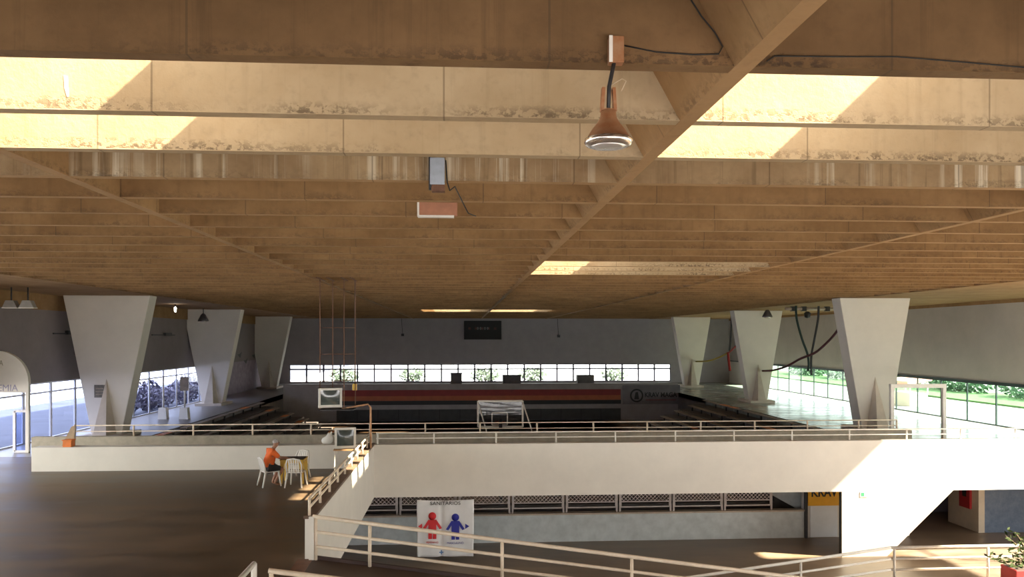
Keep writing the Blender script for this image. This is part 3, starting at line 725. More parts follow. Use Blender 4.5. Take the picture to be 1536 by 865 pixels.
p = pix(668, 757, Y=YS); text('SANITÁRIOS', .17, M_BLACK, ban, (p.x, YS, p.z), sx=1.1)
p = pix(648.5, 814.5, Y=YS); text('FEMININO', .09, MR, ban, (p.x, YS, p.z), sx=1.0)
p = pix(683, 815.5, Y=YS); text('MASCULINO', .10, MBL, ban, (p.x, YS, p.z), sx=1.0)
p = pix(662, 828, Y=YS); k = MB(); k.box(p.x - .02, p.x + .02, YS - .004, YS + .004, p.z - .07, p.z + .07); k.box(p.x - .07, p.x + .07, YS - .0035, YS + .0035, p.z - .02, p.z + .02)
k.build('blue_cross_print', mat('cross_blue', (0.12, 0.25, 0.5), .6, .05, 3), ban)
for X in (a.x + .02, a.x + W * .5, b.x - .02): MB().tube([(X, yb2 - .01, b.z - .03), (X, yb2 - .01, -.40)], .006, 5).build('cord', M_DARK, ban)

# ------------------------------------------------------------------ chairs, table, person
M_PLAST = mat('white_plastic', (0.80, 0.77, 0.72), .35, .03, 3)
def make_chair(label):
    t = thing('plastic_chair', label, 'chair', (0, 0, 0), 'white plastic chairs at the yellow table')
    s = MB().grid(lambda u, v: (-.23 + .46 * u, -.22 + .44 * v, .44 - .02 * math.sin(u * math.pi) * math.sin(v * math.pi)), 6, 6).build('seat', M_PLAST, t, solid=.025)
    for sx in (-1, 1):
        MB().tube([(sx * .21, .19, .44), (sx * .23, .22, .2), (sx * .25, .25, 0)], [.03, .026, .022], 6).build('leg', M_PLAST, t)
        MB().tube([(sx * .21, -.2, .44), (sx * .23, -.25, .2), (sx * .25, -.30, 0)], [.03, .026, .022], 6).build('leg', M_PLAST, t)
    b = MB().tube([(-.22, -.2, .43), (-.23, -.25, .68), (-.18, -.29, .83), (0, -.30, .86), (.18, -.29, .83), (.23, -.25, .68), (.22, -.2, .43)], .024, 8).build('backrest', M_PLAST, t)
    for k in range(5):
        x = -.13 + .065 * k; MB().bar((x, -.215, .45), (x * 1.05, -.295, .84), .04, .014).build('slat', M_PLAST, b)
    return t
pc = pix(404, 727, Z=0); pc = Vector((pix(405, 700, Y=23.9).x, 23.9, 0))
ch = make_chair('white plastic chair under the seated person in orange')
ch.location = pc; ch.rotation_euler = (0, 0, math.radians(-58))
p2 = pix(443, 729, Z=0); ch2 = dup(ch, (p2.x + .03, p2.y + .0, 0), math.radians(-6), 'white plastic chair with its back to the camera before the yellow table')
p3 = pix(450, 715, Z=0); ch3 = dup(ch, (p3.x, 25.1, 0), math.radians(160), 'white plastic chair behind the yellow table near the ledge')
pt = Vector((pix(441, 700, Y=24.45).x, 24.45, 0))
tb = thing('plastic_table', 'square yellow plastic table between the white chairs', 'table', tuple(pt))
M_YEL = mat('yellow_plastic', (0.72, 0.45, 0.06), .4, .05, 3)
MB().box(pt.x - .36, pt.x + .36, pt.y - .36, pt.y + .36, .70, .735).build('tabletop', M_YEL, tb, bevel=.012)
MB().box(pt.x - .33, pt.x + .33, pt.y - .33, pt.y + .33, .735, .742).build('mat', mat('dark_table_mat', (0.05, 0.035, 0.03), .6, .1, 3), tb)
MB().box(pt.x - .34, pt.x + .34, pt.y - .34, pt.y + .34, .63, .70).build('apron', M_YEL, tb)
for sx in (-1, 1):
    for sy in (-1, 1):
        MB().prism([(pt.x + sx * .34, .63), (pt.x + sx * .22, .63), (pt.x + sx * .29, 0), (pt.x + sx * .36, 0)], pt.y + sy * .34, pt.y + sy * .28).build('leg', M_YEL, tb)

def skin_mesh(name, joints, edges, m, parent, sub=2, root=0):
    me = bpy.data.meshes.new(name); me.from_pydata([j[0] for j in joints], edges, [])
    o = bpy.data.objects.new(name, me); C.objects.link(o)
    sk = o.modifiers.new('skin', 'SKIN'); sk.use_smooth_shade = True
    if not me.skin_vertices: 
        with bpy.context.temp_override(object=o, active_object=o):
            bpy.ops.mesh.customdata_skin_add()
    for i, j in enumerate(joints):
        me.skin_vertices[0].data[i].radius = (j[1], j[1]) if not isinstance(j[1], tuple) else j[1]
        me.skin_vertices[0].data[i].use_root = (i == root)
    ss = o.modifiers.new('sub', 'SUBSURF'); ss.levels = sub; ss.render_levels = sub
    dg = bpy.context.evaluated_depsgraph_get(); dg.update()
    nm = bpy.data.meshes.new_from_object(o.evaluated_get(dg)); bpy.data.objects.remove(o)
    nm.materials.clear(); nm.materials.append(m)
    q = bpy.data.objects.new(name, nm); C.objects.link(q); adopt(q, parent)
    return q
ang = math.radians(32); fv = Vector((math.cos(ang), math.sin(ang), 0)); sv = Vector((-math.sin(ang), math.cos(ang), 0))
PB = pc + fv * -.06
def B(f, s, z): return tuple(PB + fv * f + sv * s + Vector((0, 0, z)))
per = thing('person', 'person in an orange shirt and dark shorts sitting at the yellow table', 'person', tuple(PB))
M_SKIN = mat('skin', (0.36, 0.17, 0.10), .55, .06, 6)
J = [(B(0, 0, .55), .13), (B(.03, 0, .76), .125), (B(.09, 0, .98), .135), (B(.16, 0, 1.10), .055), (B(.20, 0, 1.15), .055),
     (B(.235, 0, 1.21), (.075, .085)), (B(.25, 0, 1.28), (.075, .092)), (B(.25, 0, 1.335), (.05, .06))]
E = [(0, 1), (1, 2), (2, 3), (3, 4), (4, 5), (5, 6), (6, 7)]
def chain(start, pts):
    prev = start
    for p in pts:
        J.append(p); E.append((prev, len(J) - 1)); prev = len(J) - 1
    return prev
hands = []
for s in (-1, 1):
    wr_ = chain(2, [(B(.10, s * .19, 1.02), .062), (B(.26, s * .25, .84), .048), (B(.50, s * .16, .785), .033), (B(.56, s * .14, .785), .036)])
    for k in range(4): chain(wr_, [(B(.62, s * (.105 + .022 * k), .79), .010), (B(.655 - .006 * abs(k - 1), s * (.10 + .022 * k), .778), .009)])
    chain(wr_, [(B(.575, s * .09, .79), .011), (B(.605, s * .075, .78), .009)])
    ft = chain(0, [(B(.06, s * .10, .53), .105), (B(.40, s * .14, .51), .068), (B(.27, s * .12, .28), .055), (B(.17, s * .11, .09), .036), (B(.24, s * .11, .045), .036), (B(.36, s * .12, .03), .026)])
skin_mesh('body', J, E, M_SKIN, per)
# clothing: shirt and shorts follow the body a little outside it
def cloth_(name, spec, m):
    JJ, EE = [], []
    for chain_ in spec:
        prev = None
        for p in chain_:
            if isinstance(p, int): prev = p; continue
            JJ.append(p); 
            if prev is not None: EE.append((prev, len(JJ) - 1))
            prev = len(JJ) - 1
    return skin_mesh(name, JJ, EE, m, per)
M_SHIRT = mat('orange_shirt', (0.78, 0.14, 0.02), .8, .08, 6); M_SHORT = mat('dark_shorts', (0.02, 0.02, 0.025), .8, .1, 6)
cloth_('shirt', [[(B(0, 0, .52), .175), (B(.03, 0, .76), .185), (B(.085, 0, .98), .185), (B(.145, 0, 1.075), .075)],
                 [2, (B(.10, .19, 1.02), .088), (B(.26, .25, .845), .072)], [2, (B(.10, -.19, 1.02), .088), (B(.26, -.25, .845), .072)]], M_SHIRT)
cloth_('shorts', [[(B(0, 0, .55), .14), (B(.06, .10, .535), .118), (B(.36, .14, .515), .088)], [0, (B(.06, -.10, .535), .118), (B(.36, -.14, .515), .088)]], M_SHORT)
hd = Vector(B(.245, 0, 1.275))
k = MB(); k.grid(lambda u, v: tuple(hd + fv * (-.018 + 0.09 * math.cos(u * 2 * math.pi) * math.sin(v * 1.75)) + sv * (.082 * math.sin(u * 2 * math.pi) * math.sin(v * 1.75)) + Vector((0, 0, .01 + .095 * math.cos(v * 1.75)))), 20, 8)
k.build('hair', mat('grey_hair', (0.42, 0.38, 0.36), .8, .2, 30), per)
fz = MB(); fz.tube([hd + fv * .075 + Vector((0, 0, .01)), hd + fv * .105 + Vector((0, 0, -.02)), hd + fv * .085 + Vector((0, 0, -.03))], [.008, .014, .008], 6); fz.build('nose', M_SKIN, per)
for s in (-1, 1):
    MB().lathe([(.001, -.009), (.009, 0), (.001, .009)], tuple(hd + fv * .078 + sv * s * .03 + Vector((0, 0, .008))), 8).build('eye', M_BLACK, per)
    MB().lathe([(.001, -.03), (.016, 0), (.001, .03)], tuple(hd + sv * s * .078 + fv * -.005 + Vector((0, 0, -.005))), 8).build('ear', M_SKIN, per)
MB().bar(tuple(hd + fv * .08 + sv * .022 + Vector((0, 0, -.05))), tuple(hd + fv * .08 - sv * .022 + Vector((0, 0, -.05))), .012, .006).build('mouth', mat('lip', (0.25, 0.08, 0.06), .5, .05, 5), per)

# ------------------------------------------------------------------ televisions
M_TVB = mat('tv_black', (0.02, 0.018, 0.018), .4, .1, 4); M_TVS = mat('tv_silver', (0.62, 0.60, 0.54), .35, .05, 4)
M_SCR = mat('tv_glass', (0.06, 0.075, 0.07), .12, .1, 2, spec=.8)
def tv(label, c, w, h, d, rz, tilt, front):
    """tube television; front centre at c, screen facing -Y turned by rz"""
    e = thing('television', label, 'television', (0, 0, 0))
    R = Matrix.Rotation(rz, 4, 'Z') @ Matrix.Rotation(tilt, 4, 'X')
    def fin(o): o.data.transform(R); return o
    fr = MB(); b_ = .07
    for x0, x1, z0, z1 in ((-w / 2, w / 2, h / 2 - b_, h / 2), (-w / 2, w / 2, -h / 2, -h / 2 + b_ * 1.2), (-w / 2, -w / 2 + b_, -h / 2 + b_ * 1.2, h / 2 - b_), (w / 2 - b_, w / 2, -h / 2 + b_ * 1.2, h / 2 - b_)):
        fr.box(x0, x1, 0, .07, z0, z1)
    fin(fr.build('bezel', front, e))
    fin(MB().grid(lambda u, v: ((u - .5) * (w - 2 * b_), .035 - .03 * math.sin(u * math.pi) * math.sin(v * math.pi), (v - .5) * (h - 2.2 * b_) + .1 * b_), 12, 10).build('screen', M_SCR, e))
    k = MB()
    rings = [(1, .07), (1, .2), (.82, d * .62), (.5, d)]
    vs = [(sx * w / 2 * f, y, sz * h / 2 * f) for f, y in rings for sx, sz in ((-1, -1), (1, -1), (1, 1), (-1, 1))]
    fs = [(i * 4 + j, i * 4 + (j + 1) % 4, (i + 1) * 4 + (j + 1) % 4, (i + 1) * 4 + j) for i in range(3) for j in range(4)] + [(12, 13, 14, 15), (3, 2, 1, 0)]
    fin(k.add(vs, fs).build('back_shell', M_TVB, e))
    e.location = c; WL[e] = Vector(c)
    return e
YT = 25.3
a = pix(478, 613, Y=YT); b = pix(513, 580, Y=YT)
c_up = Vector(((a.x + b.x) / 2, YT, (a.z + b.z) / 2))
tv('grey television hanging in the rusty rod cage', tuple(c_up), .74, .62, .55, math.radians(14), math.radians(4), M_TVS)
a2 = pix(503, 673, Y=YT - .1); b2 = pix(533, 641, Y=YT - .1)
tz = a2.z; c_dn = Vector(((a2.x + b2.x) / 2, YT - .1, tz + .34))
tv('black television standing on the thin legged table', tuple(c_dn), .66, .66, .55, math.radians(10), 0, M_TVS)
# table
tt = thing('television_table', 'thin legged table with wooden top under the black television', 'table', (c_dn.x + .15, YT + .15, 0))
tx0, tx1 = pix(500, 674, Y=YT - .2).x, pix(541, 674, Y=YT - .2).x
MB().box(tx0, tx1, YT - .22, YT + .55, tz - .05, tz - .002).build('tabletop', mat('wood_top', (0.45, 0.26, 0.12), .5, .15, 4), tt)
for x in (tx0 + .04, tx1 - .04):
    for y in (YT - .18, YT + .51): MB().bar((x, y, 0), (x, y, tz - .05), .03).build('leg', M_RAILW, tt)
MB().bar((tx0 + .04, YT - .18, .2), (tx1 - .04, YT - .18, .2), .022).build('stretcher', M_RODS, tt)
# rod cage from the ceiling
cg = thing('television_cage', 'rusty rods hanging from the ceiling with a tray for a television', 'hanging frame', (c_up.x, YT + .3, c_up.z - .35))
rx = [(480, YT + .05), (499, YT + .62), (516, YT + .05), (533, YT + .62)]
zt = c_up.z - .37
rp_ = []
for x, y in rx:
    X = pix(x, 500, Y=y).x; rp_.append((X, y))
    MB().bar((X, y, zt), (X, y, ZB - .02), .028).build('rod', M_RODS, cg)
for i, j in ((0, 2), (1, 3), (0, 1), (2, 3)):
    for z in (zt + .9, zt + 1.75, zt + 2.6): MB().bar((*rp_[i], z), (*rp_[j], z), .016).build('rung', M_RODS, cg)
MB().box(min(p[0] for p in rp_) - .02, max(p[0] for p in rp_) + .02, YT - .05, YT + .66, zt - .03, zt).build('tray', M_DARK, cg)
for X in (rp_[0][0], rp_[1][0], rp_[2][0], rp_[3][0]): MB().bar((X, by(14) + .02, ZB - .015), (X, by(15) + .12, ZB - .015), .03).build('hanger_bar', M_RODS, cg)
# bracket arm
p0 = pix(512, 613, Y=YT + .3); p1_ = pix(552, 606, Y=YT + .3); pz = pix(556, 612, Y=YT + .3)
MB().tube([tuple(p0), tuple(p1_), (pz.x, YT + .3, pz.z + .02), (pz.x, YT + .3, .86 if pz.x > XO - .2 else 0)], .032, 8).build('arm', mat('arm_paint', (0.55, 0.30, 0.16), .5, .2, 8), cg)
yl = pix(532, 578, Y=by(15) + .07)
t = thing('rope_hook', 'small yellow hook block hanging beside the television cage', 'hook', tuple(yl))
MB().box(yl.x - .07, yl.x + .07, yl.y - .05, yl.y + .05, yl.z - .16, yl.z + .06).build('block', M_YEL, t, bevel=.02)
MB().tube([(yl.x, yl.y, yl.z + .05), (yl.x, yl.y, ZB)], .008, 5).build('rope', M_DARK, t)
# white bag and the orange crate with board on the ledge
wb2 = pix(491, 652, Y=YF + .25)
e = thing('white_bag', 'crumpled white bag on the ledge beside the black television', 'bag', (wb2.x, YF + .25, .79))
rr = random.Random(5)
MB().grid(lambda u, v: (wb2.x + (.20 + .02 * math.sin(9 * u * 6.28)) * math.cos(u * 6.28) * math.sin(.35 + v * 2.6) , YF + .25 + .14 * math.sin(u * 6.28) * math.sin(.35 + v * 2.6), .80 + .16 * (1 - math.cos(v * 3.1)) + .08 * math.cos(u * 6.28) * v), 18, 8).build('sack', M_PLAST, e)
MB().tube([(wb2.x + .08, YF + .25, 1.10), (wb2.x + .15, YF + .25, 1.22)], [.05, .03], 6).build('knot', M_PLAST, e)
oc = pix(103, 671, Y=YF + .2)
e = thing('orange_crate', 'small orange crate on the left end of the white ledge', 'crate', (oc.x, YF + .2, .79))
k = MB(); k.box(oc.x - .14, oc.x + .14, YF + .08, YF + .34, .79, 1.0); k.build('body', M_ORANGE, e, bevel=.015)
MB().box(oc.x - .16, oc.x + .16, YF + .06, YF + .36, 1.0, 1.03).build('rim', M_ORANGE, e)
oc2 = pix(103, 655, Y=YF + .42)
e = thing('folded_board', 'leaning brown wooden board behind the orange crate', 'board', (oc2.x, YF + .45, .79))
MB().add([(oc2.x - .22, YF + .40, .79), (oc2.x + .17, YF + .40, .79), (oc2.x + .17, YF + .47, 1.46), (oc2.x + .06, YF + .47, 1.42)] + [(oc2.x - .22, YF + .43, .79), (oc2.x + .17, YF + .43, .79), (oc2.x + .17, YF + .49, 1.46), (oc2.x + .06, YF + .49, 1.42)], [(0, 1, 2, 3), (7, 6, 5, 4), (0, 4, 5, 1), (1, 5, 6, 2), (2, 6, 7, 3), (3, 7, 4, 0)]).build('panel', mat('board_brown', (0.42, 0.30, 0.19), .7, .15, 4), e)
MB().bar((oc2.x + .18, YF + .44, .79), (oc2.x + .18, YF + .49, 1.5), .04).build('edge_post', M_BENCH, e)

# ------------------------------------------------------------------ lamp, ballast boxes, cables on the ceiling
yl1 = by(0)
lt = pix(913, 95, Y=yl1 - .05); rt_ = pix(935, 56, Y=yl1 - .05)
cxl = (lt.x + rt_.x) / 2
lamp = thing('pendant_lamp', 'rusty bell shaped industrial lamp hanging from the first beam', 'lamp', (cxl, yl1 - .05, rt_.z))
bxo = MB().box(lt.x, rt_.x, yl1 - .08, yl1, lt.z, rt_.z).build('mounting_box', M_RUST, lamp, bevel=.004)
MB().box(lt.x - .002, lt.x + .022, yl1 - .083, yl1 - .078, lt.z, rt_.z).build('pale_strip', M_RAILW, bxo)
cy_ = yl1 - .05; zb = pix(912, 221, Y=cy_).z; zs = pix(912, 165, Y=cy_).z; zn = pix(912, 130, Y=cy_).z
lx = pix(912.5, 200, Y=cy_).x
MB().tube([(cxl - .01, cy_, lt.z + .02), (lx + .005, cy_, zn), (lx, cy_, zs - .02)], .014, 8).build('stem', M_DARK, lamp)
k = MB()
for s in (-1, 1): k.bar((lx + s * .045, cy_, zs - .01), (lx + s * .035, cy_, zn - .01), .022, .05)
k.bar((lx - .045, cy_, zs), (lx + .045, cy_, zs), .06, .012); k.build('yoke', M_RUST, lamp)
R_ = .166; hh = zs - zb
MB().lathe([(.03, hh), (.052, hh - .01), (.056, hh * .80), (.075, hh * .66), (.115, hh * .46), (.148, hh * .24), (R_ - .004, .055)], (lx, cy_, zb), 32).build('shade', M_RUST, lamp)
MB().lathe([(R_ - .004, .055), (R_, .035), (R_ * .93, .015), (R_ * .75, .004)], (lx, cy_, zb), 32).build('rim', M_CHROME, lamp)
MB().lathe([(R_ * .75, .004), (R_ * .5, .0), (.001, -.004)], (lx, cy_, zb), 32).build('lens', mat('frosted_lens', (0.72, 0.66, 0.62), .2, .05, 5, metal=.6), lamp)
# loose wire
MB().tube([(lx + .02, cy_, zn + .01), (lx + .09, cy_ - .02, zn + .05), (lx + .12, cy_ - .02, zn + .035), (lx + .09, cy_, zn - .03)], .004, 5).build('loose_wire', mat('pale_wire', (0.55, 0.42, 0.28), .6, .1, 4), lamp)
def pathpix(pts, Y): return [tuple(pix(x, y, Y=Y)) for x, y in pts]
cab = MB().tube(pathpix([(935, 68), (985, 78), (1040, 82), (1078, 81), (1084, 70), (1072, 48), (1052, 24), (1038, 2), (1030, -14)], yl1 - .02), .005, 6).build('cable', M_BLACK)
tag(cab, 'black cable from the lamp box up the side of the long beam', 'cable')
cab = MB().tube(pathpix([(1150, 92), (1162, 84), (1250, 85), (1345, 85), (1420, 91), (1536, 101), (1700, 112)], yl1 - .02), .0045, 6).build('cable', M_BLACK)
tag(cab, 'black cable sagging along the first beam at the right', 'cable')
y3 = by(3)
a = pix(645, 287, Y=y3 - .09); b = pix(667, 237, Y=y3 - .09)
e = thing('ballast_box', 'blue grey metal ballast box hanging on the stained beam', 'box', ((a.x + b.x) / 2, y3, b.z))
MB().box(a.x, b.x, y3 - .12, y3 - .001, a.z + .08, b.z).build('case', mat('blue_grey_metal', (0.42, 0.46, 0.52), .45, .1, 6, metal=.3), e, bevel=.006)
MB().box(a.x - .015, a.x + .012, y3 - .11, y3 - .001, a.z + .03, b.z + .01).build('side_bracket', M_DARK, e)
MB().box(a.x + .02, b.x - .0, y3 - .11, y3 - .002, a.z, a.z + .085).build('base_cap', M_RODS, e)
y5 = by(5)
MB().tube([(b.x + .012, y3 - .06, b.z - .02), (b.x + .03, y3 - .06, a.z + .12), (b.x + .06, y3 - .06, a.z + .02), (b.x + .12, y3 + .1, ZB - .05), (b.x + .3, y5 - .5, ZB - .03), (b.x + .42, y5 - .16, ZB - .02)], .008, 6).build('cable', M_BLACK, e)
a = pix(629, 323, Y=y5 - .06); b = pix(686, 304, Y=y5 - .06)
e = thing('junction_box', 'flat reddish box with a white lower edge on a ceiling beam', 'box', ((a.x + b.x) / 2, y5, b.z))
MB().box(a.x, b.x, y5 - .1, y5 - .001, a.z, b.z).build('case', mat('reddish_case', (0.42, 0.18, 0.10), .6, .1, 5), e, bevel=.006)
MB().box(a.x - .02, b.x - .05, y5 - .11, y5 - .001, a.z - .03, a.z).build('lower_edge', M_RAILW, e)
MB().box(a.x - .03, a.x, y5 - .11, y5 - .001, a.z - .02, b.z).build('end_plate', M_RAILW, e)
# white scrape on the second beam
p = pix(98, 127, Y=by(1)); k = MB()
k.prism([(p.x - .012, p.z + .08), (p.x + .02, p.z + .07), (p.x + .025, p.z - .02), (p.x + .03, p.z - .1), (p.x + .015, p.z - .1), (p.x - .005, p.z - .03)], by(1) - .003, by(1) - .0005)
o = k.build('paint_patch', M_RAILW, ceil)

# ------------------------------------------------------------------ fixtures under the ceiling sides
def bell(px, py, Y, label, s=1.0):
    p = pix(px, py, Y=Y)
    e = thing('bell_lamp', label, 'lamp', tuple(p))
    MB().tube([(p.x, Y, p.z), (p.x, Y, ZB)], .03, 6).build('stem', M_DARK, e)
    MB().lathe([(.08 * s, .3 * s), (.16 * s, .2 * s), (.32 * s, -.12 * s), (.34 * s, -.2 * s)], (p.x, Y, p.z), 16).build('shade', mat('dark_grey_shade', (0.10, 0.09, 0.095), .5, .1, 4), e)
    MB().lathe([(.33 * s, -.2 * s), (.15 * s, -.26 * s), (.001, -.27 * s)], (p.x, Y, p.z), 16).build('lens', M_CHROME, e)
bell(305, 477, 51.5, 'dark bell lamp hanging before the middle column on the left')
bell(1151, 471, 51.5, 'dark bell lamp hanging before the middle column on the right')
def flood(px, py, Y, label):
    p = pix(px, py, Y=Y)
    e = thing('floodlight', label, 'floodlight', tuple(p), 'pair of floodlights on the left ceiling edge')
    MB().tube([(p.x, Y, p.z + .1), (p.x, Y, ZB)], .03, 6).build('bracket', M_DARK, e)
    MB().prism([(p.x - .26, p.z), (p.x + .26, p.z), (p.x + .14, p.z + .26), (p.x - .14, p.z + .26)], Y - .14, Y + .14).build('housing', mat('flood_housing', (0.30, 0.27, 0.24), .5, .1, 4), e)
    MB().box(p.x - .27, p.x + .27, Y - .15, Y + .15, p.z - .03, p.z).build('lens', mat('flood_lens', (0.8, 0.77, 0.68), .3, .05, 4), e)
flood(17, 461, 30.5, 'left one of two floodlights under the ceiling at the far left')
flood(42, 461, 30.5, 'right one of two floodlights under the ceiling at the far left')
p = pix(119, 524, X=XWL + .15)
e = thing('wall_speaker', 'dark loudspeaker tilted on the left upper wall', 'loudspeaker', tuple(p))
MB().prism([(p.x - .14, p.z + .22), (p.x + .18, p.z + .3), (p.x + .26, p.z - .18), (p.x - .14, p.z - .24)], p.y - .2, p.y + .2).build('cabinet', mat('speaker_brown', (0.06, 0.045, 0.045), .6, .1, 4), e)
MB().bar((XWL, p.y, p.z), (p.x, p.y, p.z), .06).build('bracket', M_DARK, e)
for (xa, xb, yy, lab) in ((80, 116, 500, 'first dark conduit on the left upper wall'), (228, 262, 502, 'second dark conduit on the left upper wall behind the columns')):
    a = pix(xa, yy, X=XWL + .03); b = pix(xb, yy + 1, X=XWL + .03)
    e = thing('wall_conduit', lab, 'conduit', tuple(a))
    MB().bar((XWL + .03, a.y, a.z), (XWL + .03, b.y, a.z), .06, .06).build('pipe', M_DARK, e)
    MB().box(XWL, XWL + .16, (a.y + b.y) / 2, (a.y + b.y) / 2 + 1.0, a.z - .04, a.z + .14).build('box', M_DARK, e)
p = pix(263, 464, Y=45)
e = thing('bulkhead_lamp', 'small lit white lamp between the left columns', 'lamp', tuple(p))
MB().lathe([(.001, -.14), (.05, -.12), (.06, .1), (.03, .14)], tuple(p), 10).build('bulb', mat('lit_bulb', (1, .97, .9), .4, 0, 2, emit=6), e)
MB().tube([(p.x, p.y, p.z + .13), (p.x, p.y, ZB)], .03, 6).build('holder', M_DARK, e)
# ventilation pipe at the right
a = pix(1178, 463, Y=46); b = pix(1256, 462, Y=46)
e = thing('ceiling_pipe', 'pale pipe with clamps under the ceiling between the right columns', 'pipe', tuple(a))
MB().tube([tuple(a), (b.x, 46, a.z)], .09, 8).build('tube', mat('pale_pipe', (0.45, 0.36, 0.28), .5, .1, 5), e)
for f in (.15, .35, .8):
    X = a.x + (b.x - a.x) * f
    MB().box(X - .12, X + .12, 45.85, 46.15, a.z - .14, ZB).build('clamp', M_DARK, e)
p = pix(1211, 472, Y=46); MB().lathe([(.001, -.2), (.16, -.15), (.2, .1), (.08, .2)], tuple(p), 12).build('valve', M_DARK, e)
# hanging fabric strips
M_FG = mat('strip_dark_green', (0.02, 0.045, 0.04), .8, .1, 4); M_FM = mat('strip_maroon', (0.10, 0.02, 0.03), .8, .1, 4)
M_FR = mat('strip_red', (0.33, 0.02, 0.015), .8, .1, 4); M_FY = mat('strip_yellow', (0.40, 0.28, 0.02), .8, .1, 4)
def smooth(pts, n=6):
    P = [Vector(p) for p in pts]; out = []
    for i in range(len(P) - 1):
        p0, p1, p2, p3 = P[max(i - 1, 0)], P[i], P[i + 1], P[min(i + 2, len(P) - 1)]
        for k in range(n):
            t = k / n
            out.append(.5 * ((2 * p1) + (p2 - p0) * t + (2 * p0 - 5 * p1 + 4 * p2 - p3) * t * t + (3 * p1 - p0 - 3 * p2 + p3) * t ** 3))
    out.append(P[-1]); return out
def strip(pts, Y, m, label, r=.07):
    Y1 = Y if isinstance(Y, tuple) else (Y, Y); L_ = len(pts) - 1
    path = [tuple(pix(x, y, Y=Y1[0] + (Y1[1] - Y1[0]) * i / L_)) for i, (x, y) in enumerate(pts)]
    e = tag(MB().tube(smooth(path), r, 6).build('fabric_strip', m), label, 'fabric strip')
    return e
strip([(1194, 456.6), (1195, 478), (1203, 508), (1211, 530), (1213, 545), (1212, 556)], 45, M_FG, 'dark green fabric strip hanging between the right columns')
strip([(1228, 456.4), (1227, 478), (1221, 512), (1217, 535), (1217, 562)], 45.3, M_DARK, 'black fabric strip hanging beside the dark green one')
strip([(1272, 470), (1255, 497), (1240, 514), (1222, 529), (1200, 538), (1180, 549), (1160, 555), (1144, 556)], (37.0, 52.9), M_FM, 'maroon fabric swag sagging between the right columns')
strip([(1097, 468.5), (1097, 490), (1096, 510), (1094, 526)], 60, M_DARK, 'black fabric strip behind the middle column on the right')
strip([(1092, 528), (1093, 540), (1095, 556)], 60.2, M_FR, 'short red fabric tail below the black strip', .1)
strip([(1121, 504), (1106, 517), (1094, 528)], (54.0, 60.15), M_FR, 'red fabric strip rising to the middle right column')
strip([(1044, 542), (1062, 541), (1078, 536), (1092, 529)], (69.9, 60.4), M_FY, 'yellow fabric strip stretched before the far right column')

# ------------------------------------------------------------------ white pipe frame at the right
a = pix(1337, 578, Y=31.5); b = pix(1415, 578, Y=31.5)
e = thing('pipe_frame', 'cream portal frame standing beyond the white parapet at the right', 'frame', ((a.x + b.x) / 2, 31.5, 0))
MB().box(a.x - .06, b.x + .09, 31.42, 31.58, a.z - .1, a.z + .06).build('crossbar', M_RAILW, e)
for X in (a.x, b.x): MB().box(X - .06, X + .08, 31.42, 31.56, 0, a.z - .1).build('post', M_RAILW, e)
struct(MB().box(17.6 - 3, 17.6, YB + .3, 31.7, -.35, -.001).build('floor_corner', M_CONC_R), 'walkway corner at the right end of the court', 'floor')
# plaque on the nearest left column
a = pix(142, 596, Y=35.97); b = pix(158, 577, Y=35.97)
e = thing('column_plaque', 'small dark plaque on the nearest left column', 'plaque', (a.x, 35.97, a.z))
MB().box(a.x, b.x, 35.93, 35.975, a.z, b.z).build('plate', mat('plaque_grey', (0.16, 0.14, 0.11), .6, .2, 9), e)
for q in range(3): MB().box(a.x + .06, b.x - .06, 35.925, 35.932, a.z + .12 + q * .13, a.z + .16 + q * .13).build('printed_line', M_BENCH, e)

# ------------------------------------------------------------------ gym front with arch sign at the far left
YA = 31.4
ax1 = pix(44, 600, Y=YA).x; ar = pix(44, 572, Y=YA); acx = pix(-4, 572, Y=YA).x; R_a = ar.x - acx
zl = ar.z
af = thing('gym_front', 'white arched shop front with letters at the far left', 'shop front', (acx, YA, 0))
n_ = 24
poly = [(acx + R_a * math.cos(math.pi * k / n_), zl + R_a * math.sin(math.pi * k / n_)) for k in range(n_ + 1)]
MB().prism(poly, YA - .08, YA + .1).build('arch', M_WHITE, af)
MB().box(acx - R_a, acx + R_a, YA - .06, YA + .1, zl - .42, zl).build('lintel', M_WHITE, af)
text('ACADEMIA', .36, mat('letter_grey', (0.35, 0.32, 0.42), .6, .05, 3), af, (acx - .06, YA - .065, zl - .36), sx=.95)
text('ACADEMIA', .30, mat('letter_olive', (0.30, 0.27, 0.18), .6, .05, 3), af, (acx - .3, YA - .085, zl + .62), sx=.75, name='arch_lettering')
for X in (acx - R_a + .06, acx + R_a - .06): MB().box(X - .06, X + .06, YA - .06, YA + .08, 0, zl - .42).build('jamb', M_WHITE, af)
q0, q1 = pix(22, 640, Y=YA).x, pix(43, 640, Y=YA).x
df = MB(); zt2 = 1.6; 
for p, q in (((q0, YA, .05), (q1, YA, .05)), ((q0, YA, zt2), (q1, YA, zt2)), ((q0, YA, .05), (q0, YA, zt2)), ((q1, YA, .05), (q1, YA, zt2))): df.bar(p, q, .09)
df.build('side_light_frame', M_MULLW, af); MB().box(q0, q1, YA - .008, YA + .008, .05, zt2).build('side_light_pane', M_GLASSL, af)
